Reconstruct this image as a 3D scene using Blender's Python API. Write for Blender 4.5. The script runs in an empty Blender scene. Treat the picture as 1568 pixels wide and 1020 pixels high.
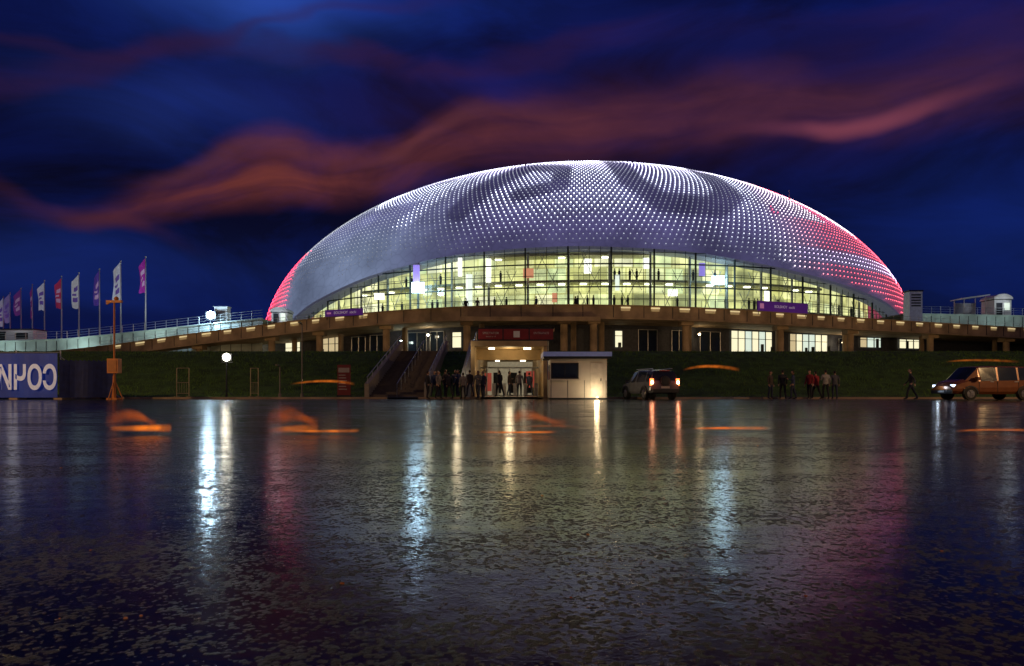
import bpy, bmesh, math, random
from mathutils import Vector, Matrix, Euler
random.seed(7)
R = math.radians
scene = bpy.context.scene
scene.view_settings.view_transform = 'Standard'
scene.view_settings.look = 'None'
scene.view_settings.exposure = 0
COL = scene.collection

# ------------------------------------------------------------------ materials
def mat(name, color, rough=0.6, metal=0.0, emit=None, es=0.0, var=0.15, vscale=3.0, bump=0.0, bscale=30.0, sample=True, spec=0.5):
    m = bpy.data.materials.new(name); m.use_nodes = True
    nt = m.node_tree; N = nt.nodes; L = nt.links
    b = N['Principled BSDF']
    b.inputs['Roughness'].default_value = rough
    b.inputs['Metallic'].default_value = metal
    b.inputs['Specular IOR Level'].default_value = spec
    tc = N.new('ShaderNodeTexCoord')
    no = N.new('ShaderNodeTexNoise'); no.inputs['Scale'].default_value = vscale; no.inputs['Detail'].default_value = 5
    L.new(tc.outputs['Object'], no.inputs['Vector'])
    cr = N.new('ShaderNodeValToRGB')
    c = color
    cr.color_ramp.elements[0].position = 0.3; cr.color_ramp.elements[1].position = 0.7
    cr.color_ramp.elements[0].color = (c[0]*(1-var), c[1]*(1-var), c[2]*(1-var), 1)
    cr.color_ramp.elements[1].color = (min(1,c[0]*(1+var)), min(1,c[1]*(1+var)), min(1,c[2]*(1+var)), 1)
    L.new(no.outputs['Fac'], cr.inputs['Fac']); L.new(cr.outputs['Color'], b.inputs['Base Color'])
    if emit is not None:
        b.inputs['Emission Color'].default_value = (*emit, 1)
        b.inputs['Emission Strength'].default_value = es
        if not sample or es<.5: m.cycles.emission_sampling = 'NONE'
    if bump > 0:
        n2 = N.new('ShaderNodeTexNoise'); n2.inputs['Scale'].default_value = bscale; n2.inputs['Detail'].default_value = 6
        L.new(tc.outputs['Object'], n2.inputs['Vector'])
        bp = N.new('ShaderNodeBump'); bp.inputs['Strength'].default_value = bump; bp.inputs['Distance'].default_value = 0.02
        L.new(n2.outputs['Fac'], bp.inputs['Height']); L.new(bp.outputs['Normal'], b.inputs['Normal'])
    return m

# ------------------------------------------------------------------ mesh builder
class MB:
    def __init__(s): s.v=[]; s.f=[]; s.m=[]
    def quad(s, pts, m=0):
        i=len(s.v); s.v += [tuple(p) for p in pts]; s.f.append(tuple(range(i,i+len(pts)))); s.m.append(m)
    def box(s, x0,x1,y0,y1,z0,z1,m=0, M=None):
        i=len(s.v)
        P=[(x0,y0,z0),(x1,y0,z0),(x1,y1,z0),(x0,y1,z0),(x0,y0,z1),(x1,y0,z1),(x1,y1,z1),(x0,y1,z1)]
        if M is not None: P=[tuple(M@Vector(p)) for p in P]
        s.v+=P
        for q in ((0,3,2,1),(4,5,6,7),(0,1,5,4),(1,2,6,5),(2,3,7,6),(3,0,4,7)):
            s.f.append(tuple(i+k for k in q)); s.m.append(m)
    def cyl(s, p0,p1,r0,r1=None,m=0,seg=8,cap=True):
        if r1 is None: r1=r0
        p0=Vector(p0);p1=Vector(p1);d=(p1-p0)
        if d.length<1e-6: return
        d.normalize()
        a=d.orthogonal().normalized(); b=d.cross(a)
        i=len(s.v)
        for p,r in((p0,r0),(p1,r1)):
            for k in range(seg):
                t=2*math.pi*k/seg
                s.v.append(tuple(p+a*(math.cos(t)*r)+b*(math.sin(t)*r)))
        for k in range(seg):
            k2=(k+1)%seg
            s.f.append((i+k,i+k2,i+seg+k2,i+seg+k)); s.m.append(m)
        if cap:
            s.f.append(tuple(i+k for k in range(seg))[::-1]); s.m.append(m)
            s.f.append(tuple(i+seg+k for k in range(seg))); s.m.append(m)
    def beam(s,p0,p1,w,h,m=0):
        p0=Vector(p0);p1=Vector(p1);d=(p1-p0).normalized()
        up=Vector((0,0,1))
        if abs(d.z)>.95: up=Vector((0,1,0))
        a=d.cross(up).normalized()*w/2; b=a.cross(d).normalized()*h/2
        i=len(s.v)
        for p in(p0,p1):
            s.v+= [tuple(p+a+b),tuple(p-a+b),tuple(p-a-b),tuple(p+a-b)]
        for q in((0,1,5,4),(1,2,6,5),(2,3,7,6),(3,0,4,7),(3,2,1,0),(4,5,6,7)):
            s.f.append(tuple(i+k for k in q)); s.m.append(m)
    def sphere(s,c,r,m=0,seg=10,rings=6,sc=(1,1,1)):
        i=len(s.v)
        for a in range(1,rings):
            ph=math.pi*a/rings
            for k in range(seg):
                t=2*math.pi*k/seg
                s.v.append((c[0]+r*sc[0]*math.sin(ph)*math.cos(t),c[1]+r*sc[1]*math.sin(ph)*math.sin(t),c[2]+r*sc[2]*math.cos(ph)))
        top=len(s.v); s.v.append((c[0],c[1],c[2]+r*sc[2])); bot=len(s.v); s.v.append((c[0],c[1],c[2]-r*sc[2]))
        for a in range(rings-2):
            for k in range(seg):
                k2=(k+1)%seg
                s.f.append((i+a*seg+k,i+(a+1)*seg+k,i+(a+1)*seg+k2,i+a*seg+k2)); s.m.append(m)
        for k in range(seg):
            k2=(k+1)%seg
            s.f.append((top,i+k,i+k2)); s.m.append(m)
            b=i+(rings-2)*seg
            s.f.append((bot,b+k2,b+k)); s.m.append(m)
    def obj(s,name,mats,parent=None,smooth=False,loc=None,rot=None):
        me=bpy.data.meshes.new(name); me.from_pydata(s.v,[],s.f)
        for m in mats: me.materials.append(m)
        me.polygons.foreach_set('material_index',s.m)
        if smooth: me.polygons.foreach_set('use_smooth',[True]*len(s.f))
        me.update()
        o=bpy.data.objects.new(name,me); COL.objects.link(o)
        if parent: o.parent=parent
        if loc: o.location=loc
        if rot: o.rotation_euler=rot
        return o
def empty(name,loc=(0,0,0)):
    e=bpy.data.objects.new(name,None); COL.objects.link(e); e.location=loc; e.empty_display_size=0.5; return e
def light(name,loc,power,color,radius=0.15,parent=None,typ='POINT',rot=None):
    l=bpy.data.lights.new(name,typ); l.energy=power; l.color=color
    l.shadow_soft_size=radius
    if typ=='SPOT': l.spot_size=R(120); l.spot_blend=0.8
    o=bpy.data.objects.new(name,l); COL.objects.link(o); o.location=loc
    if rot: o.rotation_euler=rot
    if parent: o.parent=parent
    return o

M_conc = mat('concrete',(0.32,0.23,0.15),0.8,bump=0.3,var=0.4,vscale=0.6)
M_concL= mat('concrete_light',(0.42,0.44,0.42),0.7,bump=0.2,var=0.2,vscale=0.5)
M_dark = mat('dark_metal',(0.03,0.035,0.045),0.5,metal=0.5)
M_steel= mat('steel',(0.45,0.47,0.5),0.35,metal=0.6)
M_wall = mat('wall_dark',(0.05,0.055,0.08),0.6,var=0.3)
M_win  = mat('lit_window',(0.5,0.5,0.4),0.4,emit=(1.0,0.93,0.62),es=1.0)
M_winC = mat('lit_window_cool',(0.5,0.5,0.4),0.4,emit=(0.85,1.0,0.85),es=0.8)
M_wind = mat('dark_glass',(0.02,0.03,0.05),0.08)
M_red  = mat('sign_red',(0.22,0.015,0.02),0.5)
M_white= mat('white_paint',(0.78,0.78,0.78),0.45,var=0.05)
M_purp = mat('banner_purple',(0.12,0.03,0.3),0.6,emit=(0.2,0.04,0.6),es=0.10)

# ------------------------------------------------------------------ sky / world
W=bpy.data.worlds.new('World'); scene.world=W; W.use_nodes=True
nt=W.node_tree; N=nt.nodes; L=nt.links
for n in list(N): N.remove(n)
out=N.new('ShaderNodeOutputWorld'); bg=N.new('ShaderNodeBackground'); L.new(bg.outputs[0],out.inputs[0])
def val(x,sock):
    if isinstance(x,(int,float)): sock.default_value=x
    else: L.new(x,sock)
def mth(op,a,b=None,c=None,clamp=False):
    n=N.new('ShaderNodeMath'); n.operation=op; n.use_clamp=clamp
    val(a,n.inputs[0])
    if b is not None: val(b,n.inputs[1])
    if c is not None: val(c,n.inputs[2])
    return n.outputs[0]
tc=N.new('ShaderNodeTexCoord'); sp=N.new('ShaderNodeSeparateXYZ'); L.new(tc.outputs['Generated'],sp.inputs[0])
X,Y,Z=sp.outputs
az=mth('ARCTAN2',X,Y)
hl=mth('SQRT',mth('ADD',mth('MULTIPLY',X,X),mth('MULTIPLY',Y,Y)))
el=mth('DIVIDE',Z,mth('MAXIMUM',hl,0.01))
def noise(sx,sy,detail=4,rough=0.5,seed=0.0,dist=0.0,e=None):
    cb=N.new('ShaderNodeCombineXYZ'); L.new(mth('MULTIPLY',az,sx),cb.inputs[0]); L.new(mth('MULTIPLY',e or el,sy),cb.inputs[1]); cb.inputs[2].default_value=seed
    n=N.new('ShaderNodeTexNoise'); n.inputs['Scale'].default_value=1; n.inputs['Detail'].default_value=detail; n.inputs['Roughness'].default_value=rough; n.inputs['Distortion'].default_value=dist
    L.new(cb.outputs[0],n.inputs['Vector']); return n.outputs['Fac']
def mrange(x,a,b_,c=0.0,d=1.0,smooth=False):
    n=N.new('ShaderNodeMapRange'); n.inputs['From Min'].default_value=a; n.inputs['From Max'].default_value=b_; n.inputs['To Min'].default_value=c; n.inputs['To Max'].default_value=d
    if smooth: n.interpolation_type='SMOOTHSTEP'
    L.new(x,n.inputs['Value']); return n.outputs['Result']
U=mth('DIVIDE',mth('ADD',az,0.8),1.6)
def curve(pts):   # azimuth(rad) -> value
    n=N.new('ShaderNodeFloatCurve'); cv=n.mapping.curves[0]
    pts=[((a+0.8)/1.6,v) for a,v in pts]
    cv.points[0].location=(0,pts[0][1]); cv.points[1].location=(1,pts[-1][1])
    for p in pts: cv.points.new(*p)
    n.mapping.update(); L.new(U,n.inputs['Value']); return n.outputs['Value']
nA=mth('SUBTRACT',noise(5,9,3,0.45,1.3,0.4),0.5)
nB=mth('SUBTRACT',noise(12,22,2,0.5,4.1,0.4),0.5)
elD=mth('ADD',el,mth('ADD',mth('MULTIPLY',nA,0.10),mth('MULTIPLY',nB,0.015)))
elD2=mth('ADD',el,mth('ADD',mth('MULTIPLY',nA,0.045),mth('MULTIPLY',nB,0.012)))
def band(center,width,e,soft=1.0):
    d=mth('DIVIDE',mth('SUBTRACT',e,center),width)
    a=mth('ABSOLUTE',d)
    m=mth('SUBTRACT',1.0,a,clamp=True)
    return mrange(m,0,soft,0,1,True)
def gauss(a0,e0,sa,se):
    da=mth('DIVIDE',mth('SUBTRACT',az,a0),sa); de=mth('DIVIDE',mth('SUBTRACT',elD,e0),se)
    return mth('EXPONENT',mth('MULTIPLY',mth('ADD',mth('MULTIPLY',da,da),mth('MULTIPLY',de,de)),-1.0))
c1=curve([(-.644,.215),(-.56,.215),(-.495,.243),(-.41,.285),(-.326,.31),(-.247,.305),(-.174,.32),(-.118,.355),(-.042,.385),(.034,.39),(.111,.385),(.204,.39),(.293,.405),(.379,.395),(.451,.375),(.532,.375),(.6,.385),(.66,.39)])
w1=curve([(-.7,.02),(-.56,.025),(-.495,.035),(-.41,.055),(-.326,.07),(-.247,.06),(-.174,.055),(-.1,.065),(.034,.07),(.2,.07),(.3,.08),(.38,.075),(.45,.06),(.53,.075),(.64,.09)])
i1=curve([(-.7,.0),(-.6,.05),(-.52,.28),(-.42,.8),(-.33,1.0),(-.22,.75),(-.1,.62),(.0,.6),(.1,.55),(.2,.5),(.3,.5),(.4,.5),(.5,.45),(.66,.35)])
elF=mth('SUBTRACT',elD2,c1)
st1=mrange(noise(2.2,22,3,0.5,9.0,0.5,elF),.34,.62,.45,1.1)
st2=mrange(noise(6,13,4,0.55,2.0,0.4,elF),.32,.60,.45,1.1)
b1=mth('MULTIPLY',mth('MULTIPLY',band(c1,w1,elD2,0.85),i1),mth('MULTIPLY',st1,st2))
c2=curve([(.2,.352),(.32,.366),(.40,.352),(.451,.345),(.52,.353),(.58,.364),(.66,.385)])
i2=curve([(.2,0),(.3,.15),(.4,.55),(.46,1),(.52,.8),(.58,.35),(.64,.1),(.7,0)])
b2=mth('MULTIPLY',band(c2,0.018,elD2,1.0),i2)
c3=curve([(-.5,.265),(-.42,.305),(-.33,.335),(-.25,.32),(-.17,.335),(-.12,.375),(-.042,.42),(.03,.42),(.12,.39)])
i3=curve([(-.55,0),(-.42,.5),(-.33,.5),(-.25,.15),(-.17,.5),(-.1,.55),(-.03,.35),(.05,.2),(.15,0)])
b3=mth('MULTIPLY',band(c3,0.020,elD2,1.0),i3)
c4=curve([(-.66,.355),(-.56,.40),(-.41,.455),(-.27,.475),(-.14,.465),(-.04,.475),(.06,.50),(.16,.52),(.4,.5),(.66,.45)])
i4=curve([(-.66,.7),(-.5,.5),(-.35,.5),(-.2,.8),(-.1,.7),(.06,.6),(.2,.35),(.3,.2),(.66,.4)])
b4=mth('MULTIPLY',mth('MULTIPLY',band(c4,0.028,elD,0.9),i4),st2)
c5=curve([(-.66,.41),(-.45,.44),(-.32,.52),(-.2,.56),(0,.57),(.6,.58)])
b5=mth('MULTIPLY',band(c5,0.015,elD,1.0),curve([(-.66,.5),(-.3,.6),(-.1,.3),(0,0),(.6,0)]))
c6=curve([(-.66,.24),(-.56,.20),(-.5,.215),(-.42,.19),(-.3,.2)])
b6=mth('MULTIPLY',band(c6,0.022,elD,1.0),curve([(-.7,.25),(-.6,.3),(-.54,.8),(-.48,.2),(-.4,0),(.6,0)]))
def rgb(c):
    n=N.new('ShaderNodeRGB'); n.outputs[0].default_value=(*c,1); return n.outputs[0]
def mixc(f,a,b):
    n=N.new('ShaderNodeMix'); n.data_type='RGBA'; n.clamp_factor=True
    val(f,n.inputs[0])
    L.new(a,n.inputs[6]); L.new(b,n.inputs[7]); return n.outputs[2]
def addc(a,b,f=1.0):
    n=N.new('ShaderNodeMix'); n.data_type='RGBA'; n.blend_type='ADD'; val(f,n.inputs[0]); L.new(a,n.inputs[6]); L.new(b,n.inputs[7]); return n.outputs[2]
n1=noise(3.0,7,6,0.6,0.2,0.8)
col=mixc(mrange(n1,.40,.66),rgb((0.0022,0.0026,0.015)),rgb((0.003,0.007,0.070)))
col=addc(col,rgb((0.016,0.050,0.26)),gauss(-.37,.54,.13,.07))
col=addc(col,rgb((0.004,0.014,0.11)),gauss(-.20,.56,.20,.04))
col=addc(col,rgb((0.005,0.014,0.090)),gauss(-.44,.37,.16,.045))
col=addc(col,rgb((0.003,0.009,0.050)),gauss(-.60,.155,.30,.05))
col=addc(col,rgb((0.002,0.009,0.070)),gauss(.62,.18,.20,.10))
col=addc(col,rgb((0.002,0.005,0.060)),gauss(.15,.53,.14,.04))
col=addc(col,rgb((0.002,0.005,0.070)),gauss(.60,.50,.14,.05))
col=addc(col,rgb((0.002,0.006,0.075)),gauss(-.05,.46,.12,.03))
purple=rgb((0.030,0.010,0.042))
col=mixc(mth('MULTIPLY',gauss(.22,.395,.40,.070),.70),col,rgb((0.028,0.009,0.034)))
col=mixc(mth('MULTIPLY',b4,.70),col,purple)
col=mixc(mth('MULTIPLY',b5,.6),col,purple)
col=mixc(mth('MULTIPLY',b6,.7),col,rgb((0.075,0.018,0.025)))
redL=N.new('ShaderNodeValToRGB'); redL.color_ramp.elements[0].position=.2; redL.color_ramp.elements[1].position=.70
redL.color_ramp.elements[0].color=(0.165,0.036,0.026,1); redL.color_ramp.elements[1].color=(0.105,0.028,0.048,1)
L.new(U,redL.inputs[0])
col=mixc(b1,col,redL.outputs[0])
col=mixc(mth('MULTIPLY',b2,.75),col,rgb((0.22,0.052,0.080)))
col=mixc(mth('MULTIPLY',b3,.5),col,rgb((0.16,0.044,0.050)))
sky=N.new('ShaderNodeTexSky'); sky.sky_type='NISHITA'; sky.sun_disc=False; sky.sun_elevation=R(-4); sky.sun_rotation=R(200)
skm=N.new('ShaderNodeMix'); skm.data_type='RGBA'; skm.blend_type='ADD'; skm.inputs[0].default_value=0.02
L.new(col,skm.inputs[6]); L.new(sky.outputs[0],skm.inputs[7])
fin=mixc(mrange(Z,-.02,0.0),rgb((0.001,0.001,0.006)),skm.outputs[2])
L.new(fin,bg.inputs[0]); bg.inputs[1].default_value=1.0

sl=bpy.data.lights.new('added_faint_fill','SUN'); sl.energy=0.02; sl.color=(0.6,0.7,1); sl.angle=R(2)  # added faint fill for slight modelling, no moon in the scene
so=bpy.data.objects.new('added_sun_fill',sl); COL.objects.link(so); so.rotation_euler=(R(50),0,R(20))

# ------------------------------------------------------------------ camera
cam=bpy.data.cameras.new('camera'); co=bpy.data.objects.new('camera',cam); COL.objects.link(co)
co.location=(0,0,0.5); co.rotation_euler=(R(90),0,0); cam.lens=24; cam.sensor_width=36; cam.shift_y=0.0568
cam.clip_start=0.05; cam.clip_end=6000; scene.camera=co

# ------------------------------------------------------------------ ground
m=bpy.data.materials.new('wet_asphalt'); m.use_nodes=True; nt=m.node_tree; N=nt.nodes; L=nt.links
b=N['Principled BSDF']; tcn=N.new('ShaderNodeTexCoord')
def tnoise(scale,detail=4,rough=.5,sc=(1,1,1),dist=0):
    mp=N.new('ShaderNodeMapping'); mp.inputs['Scale'].default_value=sc; L.new(tcn.outputs['Object'],mp.inputs[0])
    n=N.new('ShaderNodeTexNoise'); n.inputs['Scale'].default_value=scale; n.inputs['Detail'].default_value=detail; n.inputs['Roughness'].default_value=rough; n.inputs['Distortion'].default_value=dist
    L.new(mp.outputs[0],n.inputs['Vector']); return n.outputs['Fac']
def mm(op,a,bb):
    n=N.new('ShaderNodeMath'); n.operation=op
    for i,x in enumerate((a,bb)):
        if isinstance(x,(int,float)): n.inputs[i].default_value=x
        else: L.new(x,n.inputs[i])
    return n.outputs[0]
# macro wetness (0 = puddled, 1 = drained)
dry=mrange(mm('ADD',mm('MULTIPLY',tnoise(.34,4,.6,(.6,2.8,1),.6),.55),mm('MULTIPLY',tnoise(1.9,5,.65,(1,1.7,1),.4),.45)),.43,.57)
vo=N.new('ShaderNodeTexVoronoi'); vo.inputs['Scale'].default_value=62; L.new(tcn.outputs['Object'],vo.inputs['Vector'])
agg=mm('ADD',mm('MULTIPLY',tnoise(24,6,.72),.75),mm('MULTIPLY',mm('SUBTRACT',.62,vo.outputs['Distance']),.28))   # aggregate relief
lvl=mm('SUBTRACT',.490,mm('MULTIPLY',dry,.115))                       # water film level
above=mm('SUBTRACT',agg,lvl)
stone=mrange(above,-.004,.025)
cr=N.new('ShaderNodeValToRGB'); cr.color_ramp.elements[0].position=.35; cr.color_ramp.elements[0].color=(0.010,0.009,0.008,1); cr.color_ramp.elements[1].position=.75; cr.color_ramp.elements[1].color=(0.075,0.052,0.038,1)
L.new(tnoise(70,5,.75),cr.inputs[0])
mxb=N.new('ShaderNodeMix'); mxb.data_type='RGBA'; L.new(stone,mxb.inputs[0]); mxb.inputs[6].default_value=(.008,.007,.006,1); L.new(cr.outputs[0],mxb.inputs[7]); L.new(mxb.outputs[2],b.inputs['Base Color'])
L.new(mm('ADD',.12,mm('MULTIPLY',stone,.20)),b.inputs['Roughness']); b.inputs['IOR'].default_value=1.33
L.new(mm('SUBTRACT',.50,mm('MULTIPLY',stone,.33)),b.inputs['Specular IOR Level'])
h=mm('ADD',mm('MULTIPLY',mm('MAXIMUM',above,0.0),.034),mm('ADD',mm('MULTIPLY',tnoise(5,2,.5),.0030),mm('MULTIPLY',tnoise(55,3,.6),.0008)))
bp=N.new('ShaderNodeBump'); bp.inputs['Strength'].default_value=1.0; bp.inputs['Distance'].default_value=1.0; L.new(h,bp.inputs['Height']); L.new(bp.outputs[0],b.inputs['Normal'])
M_asph=m
g=MB(); g.quad([(-260,-80,0),(260,-80,0),(260,43.6,0),(-260,43.6,0)]); g.obj('wet_asphalt_lot',[M_asph])
M_ground=mat('ground_dark',(0.04,0.04,0.03),0.9,vscale=.05)
g=MB(); g.quad([(-4000,-500,-.06),(4000,-500,-.06),(4000,5000,-.06),(-4000,5000,-.06)]); g.obj('ground',[M_ground])
g=MB(); 
x=-200
while x<200:
    if not(-9.6<x<-6 or -2.5<x<2): g.box(x+.01,x+1.99,43.6,43.85,-.03,.12,0)
    x+=2
g.obj('kerb',[M_conc])
g=MB(); g.quad([(-200,43.85,.11),(200,43.85,.11),(200,46.0,.11),(-200,46.0,.11)]); g.obj('pavement',[mat('paving',(0.12,0.11,0.10),0.35,bump=.3,bscale=8)])
g=MB()
for i in range(1300):
    y=1.5+random.random()**1.5*12; x=(random.random()-.5)*1.9*y; s=random.uniform(.002,.006)*(0.8+y*.05)
    a=random.random()*6; k=1 if random.random()<.03 else 0
    if k: s*=1.5
    Mx=Matrix.Translation((x,y,s*.2))@Euler((0,0,a)).to_matrix().to_4x4()
    g.sphere((0,0,0),s,k,6,4,(1,.7,.4)); n=6*3+2
    for q in range(len(g.v)-n,len(g.v)): g.v[q]=tuple(Mx@Vector(g.v[q]))
g.obj('scattered_gravel',[mat('grit',(0.14,0.11,0.08),0.3),mat('leaf_orange',(0.75,0.26,0.03),0.4)])

# grass bank --------------------------------------------------------------
M_grass=mat('grass',(0.055,0.115,0.018),0.95,var=.5,vscale=1.2,bump=1.0,bscale=14)
M_blade=mat('grass_blades',(0.075,0.155,0.025),0.9,var=.5)
def bankz(y):
    if y<46: return .1
    t=min(1,(y-46)/14); return .1+3.9*(t*t*(3-2*t)*.5+t*.5)
g=MB()
def strip(x0,x1,y0,y1,dx=2.5,dy=1.0):
    nx=max(1,int((x1-x0)/dx)); ny=max(1,int((y1-y0)/dy)); i0=len(g.v)
    for j in range(ny+1):
        for i in range(nx+1):
            xx=x0+(x1-x0)*i/nx; yy=y0+(y1-y0)*j/ny
            zz=bankz(yy)+(math.sin(xx*.9+yy)*.04+random.uniform(-.03,.03) if 46<yy<60 else 0)
            g.v.append((xx,yy,zz))
    for j in range(ny):
        for i in range(nx):
            a=i0+j*(nx+1)+i; g.f.append((a,a+1,a+nx+2,a+nx+1)); g.m.append(0)
strip(-200,-9.9,46,60); strip(-5.6,-3.45,46,60,.7); strip(2.85,200,46,60)
strip(-200,200,60,180,40,120)
for i in range(26000):
    xx=random.uniform(-45,45); yy=random.uniform(46.05,60)
    if -10<xx<-5.5 or -3.5<xx<2.9: continue
    z=bankz(yy)-.03; hh=random.uniform(.06,.2); d=random.uniform(-.08,.08)
    g.quad([(xx-.03,yy,z),(xx+.03,yy+random.uniform(-.02,.02),z),(xx+d,yy+random.uniform(-.06,.06),z+hh)],1)
g.obj('grass_bank',[M_grass,M_blade],smooth=False)

# hills -------------------------------------------------------------------
g=MB(); nx=160; pr=None
for i in range(nx+1):
    x=-1400+2800*i/nx
    h=52+22*math.sin(x*.006+1)+12*math.sin(x*.017)+6*math.sin(x*.051)
    if x>-250: h*=max(.5,1-(x+250)/900)
    row=[(x,700,-2),(x,760,h*.5),(x,860,h)]
    if pr:
        for k in range(2): g.quad([pr[k],row[k],row[k+1],pr[k+1]])
    pr=row
g.obj('hills',[mat('hill_forest',(0.02,0.03,0.035),0.95,vscale=.02)],smooth=True)

# ------------------------------------------------------------------ arena
AX,AY,AZ=15.5,160.0,10.0; A,B,H=70.3,60.0,39.4
arena=empty('ice_arena')
cutT=[(-180,9.3),(-152,9.3),(-142,13),(-137.7,15.3),(-125.2,19.2),(-112.6,21.6),(-103,22.2),(-94.9,22.4),(-81,21.7),(-66,19.4),(-53.7,17.3),(-44.4,15.6),(-36,12),(-28,9.3),(180,9.3)]
def interp(T,x):
    for (a,va),(b_,vb) in zip(T,T[1:]):
        if a<=x<=b_: return va+(vb-va)*(x-a)/(b_-a)
    return T[-1][1] if x>T[-1][0] else T[0][1]
def zcut(deg): return (interp(cutT,deg-2)+interp(cutT,deg)+interp(cutT,deg+2))/3
def ell(th,ph,s=1.0): return Vector((AX+A*s*math.cos(th)*math.cos(ph),AY+B*s*math.sin(th)*math.cos(ph),AZ+H*s*math.sin(ph)))
def sm(a,b_,x):
    t=max(0,min(1,(x-a)/(b_-a))); return t*t*(3-2*t)
def lerp3(a,b_,t): return tuple(a[i]+(b_[i]-a[i])*t for i in range(3))
def segd(px,pz,ax,az_,bx,bz):
    dx,dz=bx-ax,bz-az_; t=max(0,min(1,((px-ax)*dx+(pz-az_)*dz)/(dx*dx+dz*dz)))
    return math.hypot(px-ax-dx*t,pz-az_-dz*t)
STK=[((19,44,20,36),2.3),((20,36,24,31),2.3),((24,31,33,30.5),2.4),((33,30.5,37,34),2.5),((37,34,35,42),2.4),
     ((-9,30,-4,36),2.0),((-4,36,3,41.5),2.0),((3,41.5,9,40),1.8),((9,40,8,35),1.6),((8,35,1,33),1.5)]
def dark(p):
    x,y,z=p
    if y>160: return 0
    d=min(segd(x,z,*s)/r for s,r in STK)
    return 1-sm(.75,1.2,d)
def glow(p):  # light of the LEDs on the skin, painted as emission colour
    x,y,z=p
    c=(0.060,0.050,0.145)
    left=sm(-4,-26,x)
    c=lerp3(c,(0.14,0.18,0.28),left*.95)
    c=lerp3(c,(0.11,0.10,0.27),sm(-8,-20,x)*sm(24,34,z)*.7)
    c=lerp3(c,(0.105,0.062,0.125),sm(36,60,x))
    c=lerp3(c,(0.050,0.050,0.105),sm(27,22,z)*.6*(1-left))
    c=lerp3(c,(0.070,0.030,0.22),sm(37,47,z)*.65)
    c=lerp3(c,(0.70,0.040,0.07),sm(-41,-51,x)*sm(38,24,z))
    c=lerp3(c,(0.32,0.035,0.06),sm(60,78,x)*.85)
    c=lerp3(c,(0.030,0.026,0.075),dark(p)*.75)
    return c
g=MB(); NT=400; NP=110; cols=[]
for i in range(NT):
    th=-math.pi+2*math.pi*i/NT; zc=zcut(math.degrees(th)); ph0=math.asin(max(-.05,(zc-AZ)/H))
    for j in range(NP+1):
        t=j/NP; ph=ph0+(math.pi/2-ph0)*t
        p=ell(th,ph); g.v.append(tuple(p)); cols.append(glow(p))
for i in range(NT):
    i2=(i+1)%NT
    for j in range(NP):
        a=i*(NP+1)+j; b2_=i2*(NP+1)+j
        g.f.append((a,b2_,b2_+1,a+1)); g.m.append(0)
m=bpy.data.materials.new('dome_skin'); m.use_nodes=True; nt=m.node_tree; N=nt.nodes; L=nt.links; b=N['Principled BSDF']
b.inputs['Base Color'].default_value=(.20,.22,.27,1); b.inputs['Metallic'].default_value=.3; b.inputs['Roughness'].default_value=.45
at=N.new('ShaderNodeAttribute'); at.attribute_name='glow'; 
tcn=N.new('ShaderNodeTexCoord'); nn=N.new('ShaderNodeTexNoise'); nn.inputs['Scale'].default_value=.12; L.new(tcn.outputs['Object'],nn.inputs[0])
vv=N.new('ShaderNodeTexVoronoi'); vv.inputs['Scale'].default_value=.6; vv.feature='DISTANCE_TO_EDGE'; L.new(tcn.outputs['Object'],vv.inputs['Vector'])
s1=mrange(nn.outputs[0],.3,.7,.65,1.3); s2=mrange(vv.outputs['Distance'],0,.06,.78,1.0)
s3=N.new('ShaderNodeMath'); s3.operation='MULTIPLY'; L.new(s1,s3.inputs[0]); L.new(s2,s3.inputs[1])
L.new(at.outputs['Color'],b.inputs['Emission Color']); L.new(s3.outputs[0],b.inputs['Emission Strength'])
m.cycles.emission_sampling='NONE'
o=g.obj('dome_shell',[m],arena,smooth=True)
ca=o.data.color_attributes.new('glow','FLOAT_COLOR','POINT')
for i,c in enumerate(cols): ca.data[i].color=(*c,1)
g=MB()
pr=None
for i in range(301):
    d=-152+124*i/300; th=R(d); zc=zcut(d); ph=math.asin((zc-AZ)/H)
    a=ell(th,ph,1.004); b_=ell(th,ph,.965); b_.z=a.z-.1; a2=a.copy(); a2.z-=.45; b2_=b_.copy(); b2_.z-=.45
    row=[a,a2,b2_,b_]
    if pr:
        for k in range(4): g.quad([pr[k],row[k],row[(k+1)%4],pr[(k+1)%4]])
    pr=row
g.obj('arch_rim',[mat('rim',(.35,.37,.42),.5,emit=(.3,.33,.5),es=.12)],arena,smooth=False)

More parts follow.
